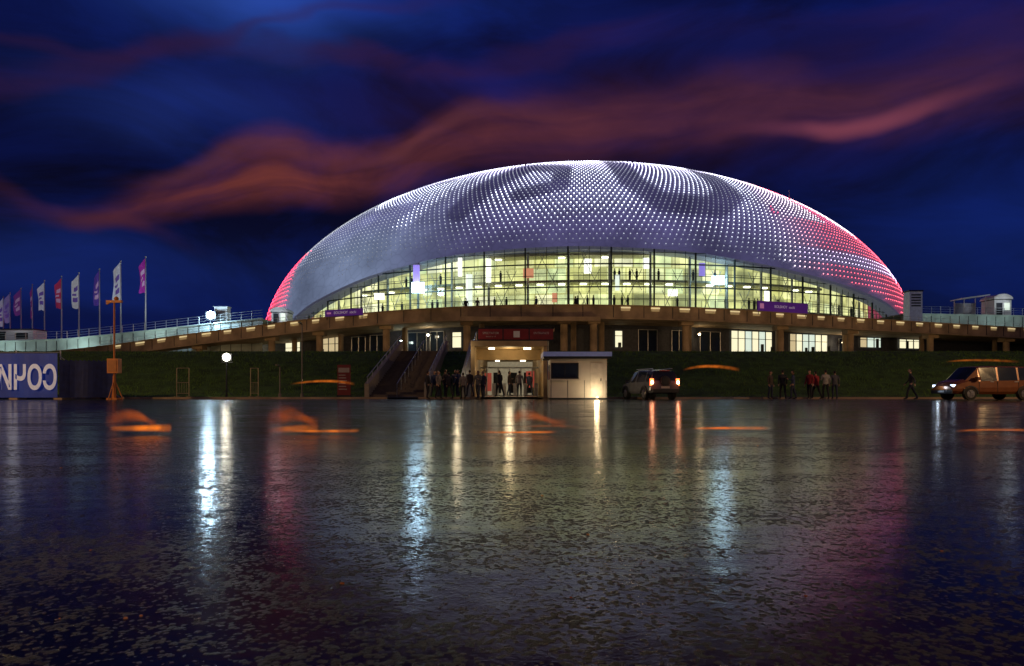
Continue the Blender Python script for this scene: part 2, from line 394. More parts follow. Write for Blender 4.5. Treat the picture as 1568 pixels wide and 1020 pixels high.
# LEDs
V=[];F=[];C=[]
ring=0; s=.98
ph=R(1)
while ph<R(88):
    cph=math.cos(ph)
    n=400 if cph>.5 else (200 if cph>.22 else 100)
    off=.5 if ring%2 else 0
    for k in range(n):
        th=-math.pi+2*math.pi*(k+off)/n; dg=math.degrees(th)
        if 8<dg<172: continue
        p=ell(th,ph,1.003)
        if p.z<zcut(dg)+.9: continue
        x,y,z=p
        kd=dark(p)
        inten=1.0; r=.115
        col=(.80,.86,1.0)
        left=sm(0,-14,x)
        inten*=1-.80*left*sm(46,38,z)
        if z<30 and x<42: inten*= sm(zcut(dg)+1.5,30,z)*.8+.12
        if 29<z<35 and -8<x<22: inten*=1.5
        inten*=1-.86*kd
        if -26<x<-11 and 34<z<39 and kd<.5: inten=1.0
        if abs((x+15)-(z-33)*.9)<1.8 and 28<z<41: inten=max(inten,.9)
        if x>40:
            t=sm(40,54,x); col=lerp3(col,(1.0,.07,.12),t*.95); inten*=1-.05*t
            if (ring//3)%4==0 and t>.4: col=(.8,.6,.95)
        if x>44 and z>30: col=(1.0,.85,.95) if (k//7)%3 else (1.0,.1,.2); inten*=1.15
        if x<-42 and z<36: col=(1.0,.05,.10); inten=1.3
        elif x<-30 and z<24: inten*=.4
        if z>40: col=lerp3(col,(.72,.62,1.0),.5)
        inten*=random.uniform(.7,1.2)
        if inten<.03: continue
        i=len(V)
        nrm=Vector(((x-AX)/A**2,(y-AY)/B**2,(z-AZ)/H**2)).normalized(); ta=nrm.cross(Vector((0,0,1))).normalized(); tb=nrm.cross(ta)
        c4=(col[0]*inten,col[1]*inten,col[2]*inten,1)
        for q in(ta,tb,-ta,-tb): V.append(tuple(p+q*r)); C.append(c4)
        V.append(tuple(p+nrm*.13)); C.append(c4)
        for q in((0,1,4),(1,2,4),(2,3,4),(3,0,4)): F.append(tuple(i+t for t in q))
    rad=math.sqrt((H*math.cos(ph))**2+(65*math.sin(ph))**2)
    ph+=s/rad; ring+=1
me=bpy.data.meshes.new('led_lights'); me.from_pydata(V,[],F)
ca=me.color_attributes.new('led','FLOAT_COLOR','POINT'); ca.data.foreach_set('color',[c for q in C for c in q])
m=bpy.data.materials.new('led'); m.use_nodes=True; nt=m.node_tree; N=nt.nodes; L=nt.links; b=N['Principled BSDF']; b.inputs['Base Color'].default_value=(.1,.1,.1,1)
at=N.new('ShaderNodeAttribute'); at.attribute_name='led'; L.new(at.outputs['Color'],b.inputs['Emission Color']); b.inputs['Emission Strength'].default_value=5.0
m.cycles.emission_sampling='NONE'; me.materials.append(m)
o=bpy.data.objects.new('led_lights',me); COL.objects.link(o); o.parent=arena

# glazed front
def gp(d,s=.972): 
    th=R(d); return Vector((AX+A*s*math.cos(th),AY+B*s*math.sin(th),0))
g=MB(); M_mull=mat('mullion',(.05,.075,.075),.5,metal=.3)
d=-150; step=1.35
ds=[]
while d<=-29.5:
    ds.append(d); d+=step
for k,d in enumerate(ds):
    p=gp(d); zt=zcut(d)-.2
    if zt<9.6: continue
    w=.24 if k%4==0 else .07
    g.beam((p.x,p.y,9.2),(p.x,p.y,zt),w,w,0)
    if k%4==0:
        q=gp(d,.94); g.cyl((q.x,q.y,9.2),(q.x,q.y,zt),.2,.2,1,8)
    if k+1<len(ds):
        p2=gp(ds[k+1]); z2=zcut(ds[k+1])-.2
        zz=10.9; r_=0
        while zz<24:
            if zz<max(zt,z2):
                g.beam((p.x,p.y,zz),(p2.x,p2.y,zz),.1,.20 if r_%2 else .08,0)
            zz+=1.72; r_+=1
        if k%4 in(1,2):
            q1=gp(d,.955); q2=gp(ds[min(k+1,len(ds)-1)],.955)
            z0=12.5 if k%4==1 else 15.7
            while z0+3<min(zt,z2):
                g.cyl((q1.x,q1.y,z0),(q2.x,q2.y,z0+3.2),.05,.05,1,5); g.cyl((q1.x,q1.y,z0+3.2),(q2.x,q2.y,z0),.05,.05,1,5); z0+=6.4
g.obj('facade_frame',[M_mull,mat('truss_white',(.6,.62,.58),.5)],arena)
g=MB()
for k in range(len(ds)-1):
    p=gp(ds[k],.970);q=gp(ds[k+1],.970); a=zcut(ds[k])-.2; c=zcut(ds[k+1])-.2
    if min(a,c)<9.6: continue
    g.quad([(p.x,p.y,9.2),(q.x,q.y,9.2),(q.x,q.y,c),(p.x,p.y,a)])
m=bpy.data.materials.new('facade_glass'); m.use_nodes=True; nt=m.node_tree; N=nt.nodes; L=nt.links
for n in list(N): N.remove(n)
o_=N.new('ShaderNodeOutputMaterial'); mx=N.new('ShaderNodeMixShader'); tr=N.new('ShaderNodeBsdfTransparent'); gl=N.new('ShaderNodeBsdfGlossy'); gl.inputs['Roughness'].default_value=.05
tr.inputs[0].default_value=(.92,.98,.94,1); mx.inputs[0].default_value=.05; L.new(tr.outputs[0],mx.inputs[1]); L.new(gl.outputs[0],mx.inputs[2]); L.new(mx.outputs[0],o_.inputs[0])
g.obj('facade_glass',[m],arena)
# interior : lit back wall with rooms, floors
g=MB(); uv=[]; arc=0
SW=.885
dd=[-152+1.0*i for i in range(125)]
for k in range(len(dd)-1):
    p=gp(dd[k],SW);q=gp(dd[k+1],SW); l=(q-p).length
    g.quad([(p.x,p.y,9.2),(q.x,q.y,9.2),(q.x,q.y,25),(p.x,p.y,25)]); uv+=[(arc,9.2),(arc+l,9.2),(arc+l,25),(arc,25)]; arc+=l
m=bpy.data.materials.new('foyer_wall'); m.use_nodes=True; nt=m.node_tree; N=nt.nodes; L=nt.links; b=N['Principled BSDF']
uvn=N.new('ShaderNodeUVMap'); uvn.uv_map='UVMap'
def brick(w,hh,off=0.5,loc=(0,0,0),ms=.08):
    mp=N.new('ShaderNodeMapping'); mp.inputs['Location'].default_value=loc; L.new(uvn.outputs[0],mp.inputs[0])
    n=N.new('ShaderNodeTexBrick'); n.offset=off; n.inputs['Scale'].default_value=1; n.inputs['Brick Width'].default_value=w; n.inputs['Row Height'].default_value=hh; n.inputs['Mortar Size'].default_value=ms
    n.inputs['Color1'].default_value=(0,0,0,1); n.inputs['Color2'].default_value=(1,1,1,1); n.inputs['Mortar'].default_value=(.1,.1,.1,1); n.inputs['Bias'].default_value=.0
    L.new(mp.outputs[0],n.inputs['Vector']); return n.outputs['Color']
r1=N.new('ShaderNodeValToRGB'); els=r1.color_ramp.elements
els[0].position=0; els[0].color=(.22,.23,.10,1); els[1].position=1; els[1].color=(1.3,1.25,.95,1)
for p_,c_ in((.15,(.70,.68,.26)),(.45,(1.02,.98,.48)),(.7,(.78,.92,.52)),(.88,(1.2,1.12,.68))):
    e=els.new(p_); e.color=(*c_,1)
L.new(brick(3.1,4.1,.37,(0.3,.6,0),.12),r1.inputs[0])
r2=N.new('ShaderNodeValToRGB'); r2.color_ramp.elements[0].position=.0; r2.color_ramp.elements[0].color=(.65,.65,.6,1); r2.color_ramp.elements[1].color=(1.2,1.2,1.05,1)
L.new(brick(1.3,1.37,.0,(0,.3,0),.03),r2.inputs[0])
ml=N.new('ShaderNodeMix'); ml.data_type='RGBA'; ml.blend_type='MULTIPLY'; ml.inputs[0].default_value=1; L.new(r1.outputs[0],ml.inputs[6]); L.new(r2.outputs[0],ml.inputs[7])
nz=N.new('ShaderNodeTexNoise'); nz.inputs['Scale'].default_value=.35; nz.inputs['Detail'].default_value=5; L.new(uvn.outputs[0],nz.inputs['Vector'])
L.new(ml.outputs[2],b.inputs['Emission Color']); L.new(mrange(nz.outputs[0],.3,.7,.5,1.3),b.inputs['Emission Strength']); b.inputs['Base Color'].default_value=(.4,.4,.3,1)
o=g.obj('foyer_wall',[m],arena); ul=o.data.uv_layers.new(name='UVMap')
for i,u in enumerate(uv): ul.data[i].uv=u
g=MB()
for zf in(13.4,17.5,21.6):
    for k in range(len(dd)-1):
        p=gp(dd[k],SW);q=gp(dd[k+1],SW);p2=gp(dd[k],.935);q2=gp(dd[k+1],.935)
        if zf+.3>min(zcut(dd[k]),zcut(dd[k+1])): continue
        T=[(p.x,p.y),(q.x,q.y),(q2.x,q2.y),(p2.x,p2.y)]
        g.quad([(a,b_,zf) for a,b_ in T],0); g.quad([(a,b_,zf-.35) for a,b_ in T],0)
        g.quad([(q2.x,q2.y,zf),(p2.x,p2.y,zf),(p2.x,p2.y,zf-.35),(q2.x,q2.y,zf-.35)],0)
        g.beam((p2.x,p2.y,zf+1.05),(q2.x,q2.y,zf+1.05),.06,.06,1)
        if k%2==0: g.beam((p2.x,p2.y,zf),(p2.x,p2.y,zf+1.05),.05,.05,1)
for k in range(4,120,3):
    for zf in(13.0,17.1,21.2):
        p=gp(dd[k],.91)
        if zf+.6<zcut(dd[k]) and random.random()<.75: g.box(p.x-.5,p.x+.5,p.y-.2,p.y+.2,zf-.12,zf,2)
for k in range(90):
    d_=random.uniform(-140,-45); zf=random.choice((9.3,9.3,13.4,17.5)); 
    if zf+2.5>zcut(d_): continue
    p=gp(d_,.93); g.cyl((p.x,p.y,zf),(p.x,p.y,zf+1.0),.16,.2,3,7); g.cyl((p.x,p.y,zf+1.0),(p.x,p.y,zf+1.45),.24,.14,3,7); g.sphere((p.x,p.y,zf+1.63),.13,3,7,5)
g.obj('foyer_floors',[mat('slab',(.45,.43,.3),.6),M_dark,mat('ceiling_lamp',(.8,.8,.7),.5,emit=(1,.98,.8),es=6,sample=False),mat('visitor_clothes',(.04,.04,.05),.8)],arena)
g=MB()
for (x,y,z,w,h_,mi) in((-14.6,106.0,16.6,1.9,1.6,0),(31.8,105.2,17.6,1.9,1.3,0),(-8.0,105,19.6,.6,2.8,1),(-3.6,104.6,19.0,.8,3.6,1),(-6.6,105,16,1.0,5,2),(-15,107,18.6,1.0,3.4,3),(29.2,104.8,19.2,.9,2,3),(20.6,104,20,1.2,1.6,1),(2.5,104,18.5,1.6,1.4,4),(11.5,103.6,19.5,1.1,2.2,1),(16.0,103.6,17,.6,2.4,2),(24.5,104,15.5,1.4,1.0,1),(-21,108,15.5,1.5,1.0,1),(6.5,103.5,14.7,.8,1.4,4),(40,107,15.4,.7,1.8,1)):
    g.box(x-w/2,x+w/2,y,y+.25,z-h_/2,z+h_/2,mi)
g.obj('foyer_screens',[mat('screen_blue',(.5,.7,.9),.4,emit=(.50,.80,1.0),es=12),mat('screen_white',(.8,.8,.8),.4,emit=(1,.97,.9),es=2.0),mat('screen_pale',(.8,.8,.8),.4,emit=(.8,.85,.75),es=1.2),mat('screen_purple',(.3,.2,.6),.4,emit=(.35,.25,.85),es=.7),mat('screen_red',(.6,.2,.1),.4,emit=(.9,.35,.2),es=.7)],arena)
g=MB()
for k in range(len(dd)-1):
    p=gp(dd[k],.985);q=gp(dd[k+1],.985)
    g.quad([(p.x,p.y,4),(q.x,q.y,4),(q.x,q.y,9.6),(p.x,p.y,9.6)])
g.obj('podium_wall',[M_wall],arena)

# ------------------------------------------------------------------ elevated walkway
pts=[(-120,97,2.0),(-100,96,2.6),(-80,94.5,3.4),(-64.4,93,4.2),(-54.5,92,5.1),(-44.3,90,6.3),(-31.6,86,7.3),(-22.3,82,7.9),(-13.7,78.4,8.25),(-1.7,75.4,8.5),(8,75,8.5),(19.5,77,8.5),(31.9,82,8.5),(48.2,89,8.3),(72.8,97,8.0),(100,108,7.9),(120,118,7.9)]
for _ in range(3):
    q=[pts[0]]
    for a,c in zip(pts,pts[1:]):
        q.append(tuple(a[i]*.75+c[i]*.25 for i in range(3))); q.append(tuple(a[i]*.25+c[i]*.75 for i in range(3)))
    q.append(pts[-1]); pts=q
def deck_at(x):
    for a,c in zip(pts,pts[1:]):
        if a[0]<=x<=c[0]:
            t=(x-a[0])/(c[0]-a[0]); return tuple(a[i]+(c[i]-a[i])*t for i in range(3))
    return pts[-1]
walk=empty('elevated_walkway')
g=MB(); pr=None
def dwidth(x): return interp([(-200,5),(-45,5),(-28,14),(-18,29),(60,29),(200,29)],x)
for p in pts:
    c=Vector((AX,AY,0)); P=Vector((p[0],p[1],0)); n=(c-P).normalized()
    if p[0]<-40: n=Vector((0.05,1,0)).normalized()
    W_=dwidth(p[0]); z=p[2]
    prof=[(0,z),(0,z+1.45),(.3,z+1.45),(.3,z+.75),(W_,z+.75),(W_,z+.3),(1.6,z+.3),(1.0,z)]
    row=[(P.x+n.x*d,P.y+n.y*d,h) for d,h in prof]
    if pr:
        for k in range(len(row)): g.quad([pr[k],row[k],row[(k+1)%len(row)],pr[(k+1)%len(row)]],0)
    pr=row
g.obj('deck',[M_conc],walk)
g=MB(); lastpatch=-10; lastj=-10; s_=0
for a,c in zip(pts,pts[1:]):
    A_=Vector(a);C_=Vector(c); l=(C_-A_).length; d=(C_-A_)/l
    nrm=Vector((d.y,-d.x,0)).normalized()
    g.beam(A_+Vector((0,0,1.5))+nrm*.03,C_+Vector((0,0,1.5))+nrm*.03,.42,.1,0)
    g.beam(A_+Vector((0,0,.08))+nrm*.05,C_+Vector((0,0,.08))+nrm*.05,.1,.16,0)
    t=0
    while t<l:
        P=A_+d*t; s=s_+t
        if s-lastj>3.3:
            lastj=s; g.beam(P+nrm*.01+Vector((0,0,.18)),P+nrm*.01+Vector((0,0,1.42)),.07,.05,1)
        if s-lastpatch>3.3:
            lastpatch=s
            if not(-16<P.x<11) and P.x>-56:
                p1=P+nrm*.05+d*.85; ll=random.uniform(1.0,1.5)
                g.beam(p1+Vector((0,0,1.28)),p1+d*ll+Vector((0,0,1.28)),.06,.16,2)  # facade light reflected on the parapet, painted as glowing strips, not fittings
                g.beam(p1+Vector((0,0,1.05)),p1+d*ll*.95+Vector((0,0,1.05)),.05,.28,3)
        t+=.25
    s_+=l
g.obj('fascia_trim',[M_conc,M_dark,mat('fascia_light_patch',(.7,.65,.4),.5,emit=(1,.80,.42),es=.60,var=.5,vscale=.7,sample=False),mat('fascia_light_patch_soft',(.5,.4,.25),.5,emit=(1,.7,.3),es=.16)],walk)
g=MB(); x=-56; prev=None
while x<100:
    p=deck_at(x); y=p[1]+.6; z=p[2]+1.45
    if not(-20<x<30):
        g.cyl((x,y,z-.7),(x,y,z+.75),.03,.03,0,5)
        if prev and x-prev[0]<2:
            for dz in(.75,.4,.1): g.cyl((prev[0],prev[1],prev[2]+dz),(x,y,z+dz),.025,.025,0,5)
    prev=(x,y,z); x+=1.4
g.obj('railing',[M_steel],walk)
g=MB()
for x in(-42,-31,-24,-15,-5.2,5.9,9.3,20.4,33.5,44.5,58,72):
    p=deck_at(x); g.cyl((x,p[1]+2.5,3.9),(x,p[1]+2.5,p[2]+.31),.42,.42,0,14); g.box(x-.7,x+.7,p[1]+1.7,p[1]+3.3,p[2]-.35,p[2]+.29,0)
    g.cyl((x+1.5,p[1]+7,3.9),(x+1.5,p[1]+7,p[2]+.31),.35,.35,0,12)
g.obj('columns',[M_conc],walk)
g=MB()
g.box(-5.6,9.6,74.2,75.0,8.15,8.6,0); g.box(-2.6,4.6,73.9,75.0,7.0,7.35,0)
g.obj('centre_beam',[M_conc],walk)
M_bol=mat('added_washer_lens',(.9,.8,.6),.4,emit=(1,.70,.36),es=3,sample=False)
for x,pw in((-44,330),(-31,330),(-19,300),(-9,200),(5,200),(14.5,330),(24,300),(35,380),(47,330),(60,330)):  # invented uplights, added to brighten the walkway fascia
    p=deck_at(x); yb=p[1]-9; e=empty('added_wall_washer',(x,yb,3.95)); g=MB()
    g.box(-.22,.22,-.1,.12,0,.28,0); g.box(-.2,.2,.121,.135,.05,.25,1); g.box(-.3,.3,-.16,.2,-.02,.03,0)
    g.obj('fitting',[M_dark,M_bol],e); light('bulb',(0,.35,.25),pw,(1,.62,.30),.12,e)

# ground floor building behind walkway
bldg=empty('ground_floor_building')
g=MB()
wins=[(-49,-45.4,0),(-41,-36.6,0),(-31.8,-29.4,0),(-26,-23,0),(-7.6,-6.4,0),(12.9,13.9,0),(29.1,35.6,0),(38.5,45,0),(50.7,54.5,0),(57.8,61.8,0)]
darkw=[(-21.5,-19.5),(-18.8,-16.8),(-13.5,-11),(-10.5,-8.7),(1.5,4.5),(16,18.5),(20.5,22.5),(24.5,27.5),(47,49.3)]
xs=[-60+1.0*i for i in range(160)]
for a,c in zip(xs,xs[1:]):
    p=deck_at(a);q=deck_at(c)
    g.quad([(a,p[1]+10,3.9),(c,q[1]+10,3.9),(c,q[1]+10,q[2]+.3),(a,p[1]+10,p[2]+.3)],0)
def wallbox(x0,x1,z0,z1,dy1,mi):
    a=deck_at(x0);c=deck_at(x1)
    g.quad([(x0,a[1]+10-dy1,z0),(x1,c[1]+10-dy1,z0),(x1,c[1]+10-dy1,z1),(x0,a[1]+10-dy1,z1)],mi)
for (x0,x1,k) in wins:
    p=deck_at((x0+x1)/2); zb=5.7 if x0>25 else 5.2; zt=p[2]+.1
    if x0<-30: zb=4.8
    if 12<x0<14 or -8<x0<-6: zt-=.5; zb=6.0
    if x0>45: zb=6.9
    n=max(1,round((x1-x0)/1.15))
    for i in range(n):
        xa=x0+(x1-x0)*i/n; xb=x0+(x1-x0)*(i+1)/n
        wallbox(xa,xb,zb,zt,.08,random.choice((1,1,2,6)))
    for i in range(n+1):
        xx=x0+(x1-x0)*i/n; a=deck_at(xx)
        g.box(xx-.05,xx+.05,a[1]+9.75,a[1]+9.87,zb,zt,3)
    a=deck_at(x0);c=deck_at(x1)
    for zz in(zb,(zb+zt)*.5+.4,zt): g.beam((x0,a[1]+9.8,zz),(x1,c[1]+9.8,zz),.1,.07,3)
    for i in range(n):
        if random.random()<.6:
            xx=x0+(x1-x0)*(i+random.random()*.6)/n; g.box(xx,xx+.4,a[1]*.5+c[1]*.5+9.7,a[1]*.5+c[1]*.5+9.8,zb,zb+random.uniform(.6,1.4),3)
for x0,x1 in darkw:
    p=deck_at((x0+x1)/2); wallbox(x0,x1,5.2,p[2]-.2,.03,4)
    a=deck_at(x0);c=deck_at(x1)
    for zz in(5.2,p[2]-.2): g.beam((x0,a[1]+9.9,zz),(x1,c[1]+9.9,zz),.1,.07,5)
    for xx in(x0,(x0+x1)/2,x1): a=deck_at(xx); g.box(xx-.04,xx+.04,a[1]+9.85,a[1]+9.95,5.2,p[2]-.2,5)
g.obj('walls_and_windows',[M_wall,M_win,M_winC,M_dark,M_wind,M_steel,mat('lit_window_dim',(.5,.5,.4),.4,emit=(1,.80,.45),es=.55)],bldg)
for (x,z,pw,c) in((-10.6,7.6,60,(1,.9,.6)),(-14.2,6.9,40,(.8,1,.9)),(24,7.8,35,(1,.75,.4)),(47,7.4,60,(1,.8,.5)),(-37,6.6,50,(1,.85,.5))):
    p=deck_at(x); e=empty('wall_lamp',(x,p[1]+8.6,min(z,p[2]-.1)))
    h=MB(); h.sphere((0,0,0),.16,0,10,6); h.box(-.05,.05,.1,1.4,-.04,.04,1); h.cyl((0,0,.1),(0,0,.22),.12,.05,1)
    h.obj('lamp_head',[mat('lamp_glow',(.9,.9,.8),.5,emit=c,es=14,sample=False),M_dark],e)
    light('bulb',(0,-.4,0),pw,c,.15,e)

# ------------------------------------------------------------------ left plaza and right terrace
def terrace(name,poly,depth,zbase,pmat):
    e=empty(name); g=MB(); pr=None
    for p in poly:
        row=[(p[0],p[1],zbase),(p[0],p[1],p[2]),(p[0],p[1]+depth,p[2])]
        if pr:
            g.quad([pr[0],row[0],row[1],pr[1]],0); g.quad([pr[1],row[1],row[2],pr[2]],0)
            A_=Vector(pr[1]);C_=Vector(row[1]); n=max(1,int((C_-A_).length/1.6))
            g.beam(A_+Vector((0,-.05,0)),C_+Vector((0,-.05,0)),.35,.16,0)
            for i in range(n):
                P=A_+(C_-A_)*i/n; Q=A_+(C_-A_)*(i+1)/n
                g.cyl(P,P+Vector((0,0,1.15)),.035,.035,1,5)
                for dz in(1.15,.8,.45): g.cyl(P+Vector((0,0,dz)),Q+Vector((0,0,dz)),.025,.025,1,5)
                g.beam(P+Vector((0,-.02,-.2)),Vector((P.x,P.y-.02,zbase)),.06,.06,2)
        pr=row
    g.obj('wall_and_railing',[pmat,M_steel,M_dark],e); return e
M_plz=mat('plaza_concrete',(.42,.50,.50),.6,var=.3,vscale=.4,bump=.2)
terrace('plaza_terrace',[(-125,103,7.2),(-80,99.8,7.6),(-64,98.2,8.0),(-52,96.6,9.0),(-42,95,9.9),(-34,93,10.4)],26,3.9,M_plz)
terrace('plaza_terrace',[(59,103,12.2),(80,107,12.3),(110,116,12.3)],22,8.7,M_plz)
for x,y,z,pw in((-50,93.4,7.0,260),(-62,94.6,6.0,320),(-74,95.6,5.6,300),(-87,97,5.2,220),(66,99.5,9.6,220),(76,102,9.6,220),(88,106,9.6,220)):  # invented fittings, added to brighten the plaza and terrace walls
    e=empty('added_plaza_light',(x,y,z)); g=MB(); g.cyl((0,0,-.6),(0,0,.0),.05,.05,0,8); g.box(-.25,.25,-.08,.08,0,.12,0); g.box(-.22,.22,.081,.09,.02,.1,1)
    g.obj('fitting',[M_dark,mat('cool_lens',(.8,.9,.9),.4,emit=(.8,1,.95),es=2,sample=False)],e); light('bulb',(0,.3,.25),pw,(.75,1.0,.92),.12,e)

def pavilion(x,y,z,w,d,h):
    e=empty('entrance_pavilion',(x,y,z)); g=MB()
    g.box(-w/2,w/2,-d/2,d/2,0,h,0)
    n=10
    for i in range(n):
        a0=math.pi*i/n;a1=math.pi*(i+1)/n; r=w/2+.15
        p=[(r*math.cos(a),rz) for a,rz in((a0,h+r*.55*math.sin(a0)),(a1,h+r*.55*math.sin(a1)))]
        g.quad([(p[0][0],-d/2-.2,p[0][1]),(p[1][0],-d/2-.2,p[1][1]),(p[1][0],d/2+.2,p[1][1]),(p[0][0],d/2+.2,p[0][1])],0)
        g.quad([(0,-d/2-.2,h),(p[1][0],-d/2-.2,p[1][1]),(p[0][0],-d/2-.2,p[0][1])],0)
    g.box(-w/2+.3,-.1,-d/2-.04,-d/2-.005,.1,2.1,1); g.box(.2,w/2-.3,-d/2-.04,-d/2-.005,1,2.1,2)
    g.box(-w/2-.03,w/2+.03,-d/2-.06,d/2+.03,h-.12,h+.02,1)
    g.obj('shell',[M_white,M_dark,M_winC],e)
    light('porch_light',(0,-d/2-1.6,h-.3),35,(.85,.92,1),.3,e); return e
pavilion(77.3,109,12.3,2.7,3,2.7)
e=empty('canopy_shelter',(73.2,109,12.3)); g=MB()
for xx in(-1.8,1.6):
    for yy in(-1.2,1.2): g.cyl((xx,yy,0),(xx,yy,2.8+(.35 if xx>0 else 0)),.07,.07,1)
g.beam((-2.3,0,2.8),(2.1,0,3.4),3,.15,0); g.box(-1.7,1.5,1.1,1.2,.2,2.4,1); g.obj('canopy',[M_white,M_steel],e)
g=MB(); g.box(-.95,.95,-.8,.8,0,6.2,0); g.box(-1.05,1.05,-.9,.9,6.2,6.4,1)
for i in range(5): g.box(-.7,.7,-.83,-.805,4.0+i*.4,4.2+i*.4,1)
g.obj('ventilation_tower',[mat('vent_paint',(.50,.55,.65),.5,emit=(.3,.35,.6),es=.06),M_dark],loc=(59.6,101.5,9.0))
pavilion(-33.2,98.6,9.5,2.3,2.4,2.3)
g=MB(); g.box(-3.0,3.0,-1.5,1.5,0,2.3,0); g.box(-3.1,3.1,-1.6,1.6,2.3,2.45,1); g.box(-2.2,-1.2,-1.53,-1.505,.1,2.0,1); g.box(.2,2.2,-1.53,-1.505,.9,1.8,1)
g.obj('site_cabin',[M_white,M_dark],loc=(-77,107,7.7))
light('cabin_light',(-76,104,11.5),55,(.95,.95,1),.6)

# ------------------------------------------------------------------ floodlights
def floodlight(x,y,z,power,col,es,hd=1.0,base=0,name='floodlight_mast',rad=.3):
    e=empty(name,(x,y,base)); g=MB(); hh=z-base
    g.cyl((0,0,0),(0,0,hh-.1),.05*hd+.02,.04*hd,1,8)
    for a in(0,2.1,4.2): g.cyl((0,0,.5*hd),(.55*hd*math.cos(a),.55*hd*math.sin(a),.02),.025,.025,1,6)
    g.box(-.35*hd,.35*hd,.0,.22*hd,hh-.25*hd,hh+.25*hd,1)
    g.sphere((0,-.02,hh),.27*hd,0,14,8,(1,.35,1))
    g.beam((-.4*hd,.1,hh-.35*hd),(.4*hd,.1,hh-.35*hd),.05,.05,1)
    g.obj('mast_and_head',[mat('flood_lens',(.9,.9,.9),.3,emit=col,es=es,sample=False),M_dark],e)
    light('beam',(0,-.45*hd,hh),power,col,rad,e)
    return e
floodlight(-41.6,94.2,11.0,1500,(.58,.83,1.0),40,2.0,9.9,rad=.35)
g=MB(); g.box(-.9,.9,-.6,.6,0,2.3,0); g.box(-1,1,-.7,.7,2.3,2.4,1); g.box(-.6,.6,-.63,-.605,.3,1.9,1)
g.obj('equipment_cabinet',[M_white,M_steel],loc=(-40.9,96.4,10.0))
floodlight(-18.9,45.2,2.75,26,(1.0,.90,.68),22,.95,.11,rad=.15)
light('foyer_lamp_glow',(-14.6,103.0,16.6),650,(.5,.8,1),.6,arena)
light('foyer_lamp_glow',(31.8,102.0,17.6),350,(.5,.75,1),.6,arena)

for x,y,pw in((-40,24,7500),(42,22,7500),(16,-16,1900),(-20,-14,1500)):
    e=empty('street_lamp',(x,y,0)); g=MB(); s=-1 if x>0 else 1
    g.cyl((0,0,0),(0,0,9.6),.11,.07,0,10); g.cyl((0,0,0),(0,0,.5),.2,.18,0,10); g.cyl((0,0,9.55),(s*1.4,0,9.95),.05,.04,0,8)
    g.box(min(s*1.2,s*1.9),max(s*1.2,s*1.9),-.15,.15,9.9,10.05,0); g.box(min(s*1.25,s*1.85),max(s*1.25,s*1.85),-.12,.12,9.87,9.899,1)
    g.obj('pole_and_head',[M_steel,mat('sodium_lens',(.9,.7,.4),.4,emit=(1,.55,.18),es=20,sample=False)],e); light('bulb',(s*1.55,0,9.7),pw,(1,.60,.26),.2,e)

# ------------------------------------------------------------------ flags
cl=[(.42,.03,.42),(.70,.75,.9),(.12,.06,.45),(.75,.78,.85),(.55,.05,.15),(.7,.72,.85),(.35,.05,.30),(.25,.06,.35),(.3,.25,.6),(.6,.6,.8)]
fp=[(-48.3,90),(-53.3,93),(-58,96),(-62.8,99),(-67.3,102),(-72.6,106),(-77.3,110),(-82,114),(-87.5,119),(-92.4,124)]
for i,(x,y) in enumerate(fp):
    x*=1.10;y*=1.10; zt=19.3+(.6 if i<2 else 0); zb=interp([(-130,7.2),(-80,7.6),(-64,8.0),(-52,9.0)],x)
    e=empty('flagpole',(x,y,zb)); hh=zt-zb
    g=MB(); g.cyl((0,0,0),(0,0,hh),.11,.06,0,8); g.sphere((0,0,hh+.08),.12,0); g.cyl((0,0,0),(0,0,.3),.25,.2,0)
    n=14; k=8; fw=random.uniform(.75,1.2); fh=random.uniform(4.6,5.8); i0=len(g.v); ang=random.uniform(-.9,.7)
    for a in range(n+1):
        for c in range(k+1):
            u=c/k;v=a/n
            xx=-(.07+u*fw*math.cos(ang)*(1-.45*v*math.sin(v*2.6+i*.3)**2)); yy=u*fw*math.sin(ang)+.2*math.sin(u*6+v*5+i)*u
            zz=hh-.15-v*fh-u*1.3*(1-v)+.1*math.sin(u*5+i)
            g.v.append((xx,yy,zz))
    for a in range(n):
        for c in range(k):
            q=i0+a*(k+1)+c; g.f.append((q,q+1,q+k+2,q+k+1)); g.m.append(2 if (a in(4,5,9,10) and 1<=c<=5) or (a==7 and 3<=c<=6) else 1)
    c=cl[i]; c2=(.75,.5,.8) if c[1]<.2 else (.2,.12,.55)
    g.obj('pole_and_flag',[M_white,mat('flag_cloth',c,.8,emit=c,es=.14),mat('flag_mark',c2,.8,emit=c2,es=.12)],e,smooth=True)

# ------------------------------------------------------------------ portal, stairs
por=empty('underpass_entrance'); g=MB()
g.box(-2.75,-2.5,45.6,70,0,3.5,0); g.box(2.1,2.35,45.6,70,0,3.5,0)
g.box(-2.75,2.35,45.4,70,3.5,3.85,0)
g.box(-2.5,2.1,69.8,70,0,3.5,2)
g.quad([(-2.5,43.85,.13),(2.1,43.85,.13),(2.1,70,.13),(-2.5,70,.13)],1)
g.box(-2.5,2.1,49.2,49.4,2.75,3.5,0)
for y in(47,50.5,54,58,62,66):
    g.box(-1.6,-1.2,y-.12,y+.12,3.38,3.48,3)
    g.box(.8,1.3,y-.12,y+.12,3.38,3.48,3)
for x in(-2.0,-1.1,-.2,.7,1.6):
    g.box(x-.05,x+.05,54.0,54.1,.13,2.3,4)
g.box(-2.5,2.1,54.0,54.1,2.3,2.42,4)
g.box(-2.4,-1.8,60,60.1,.5,2.1,5); g.box(1.2,1.9,58,58.1,.8,2.2,5)
for x in(-2.3,-1.5,-.7,.1,.9,1.7): g.box(x,x+.25,51.5,52.8,.13,1.1,4)
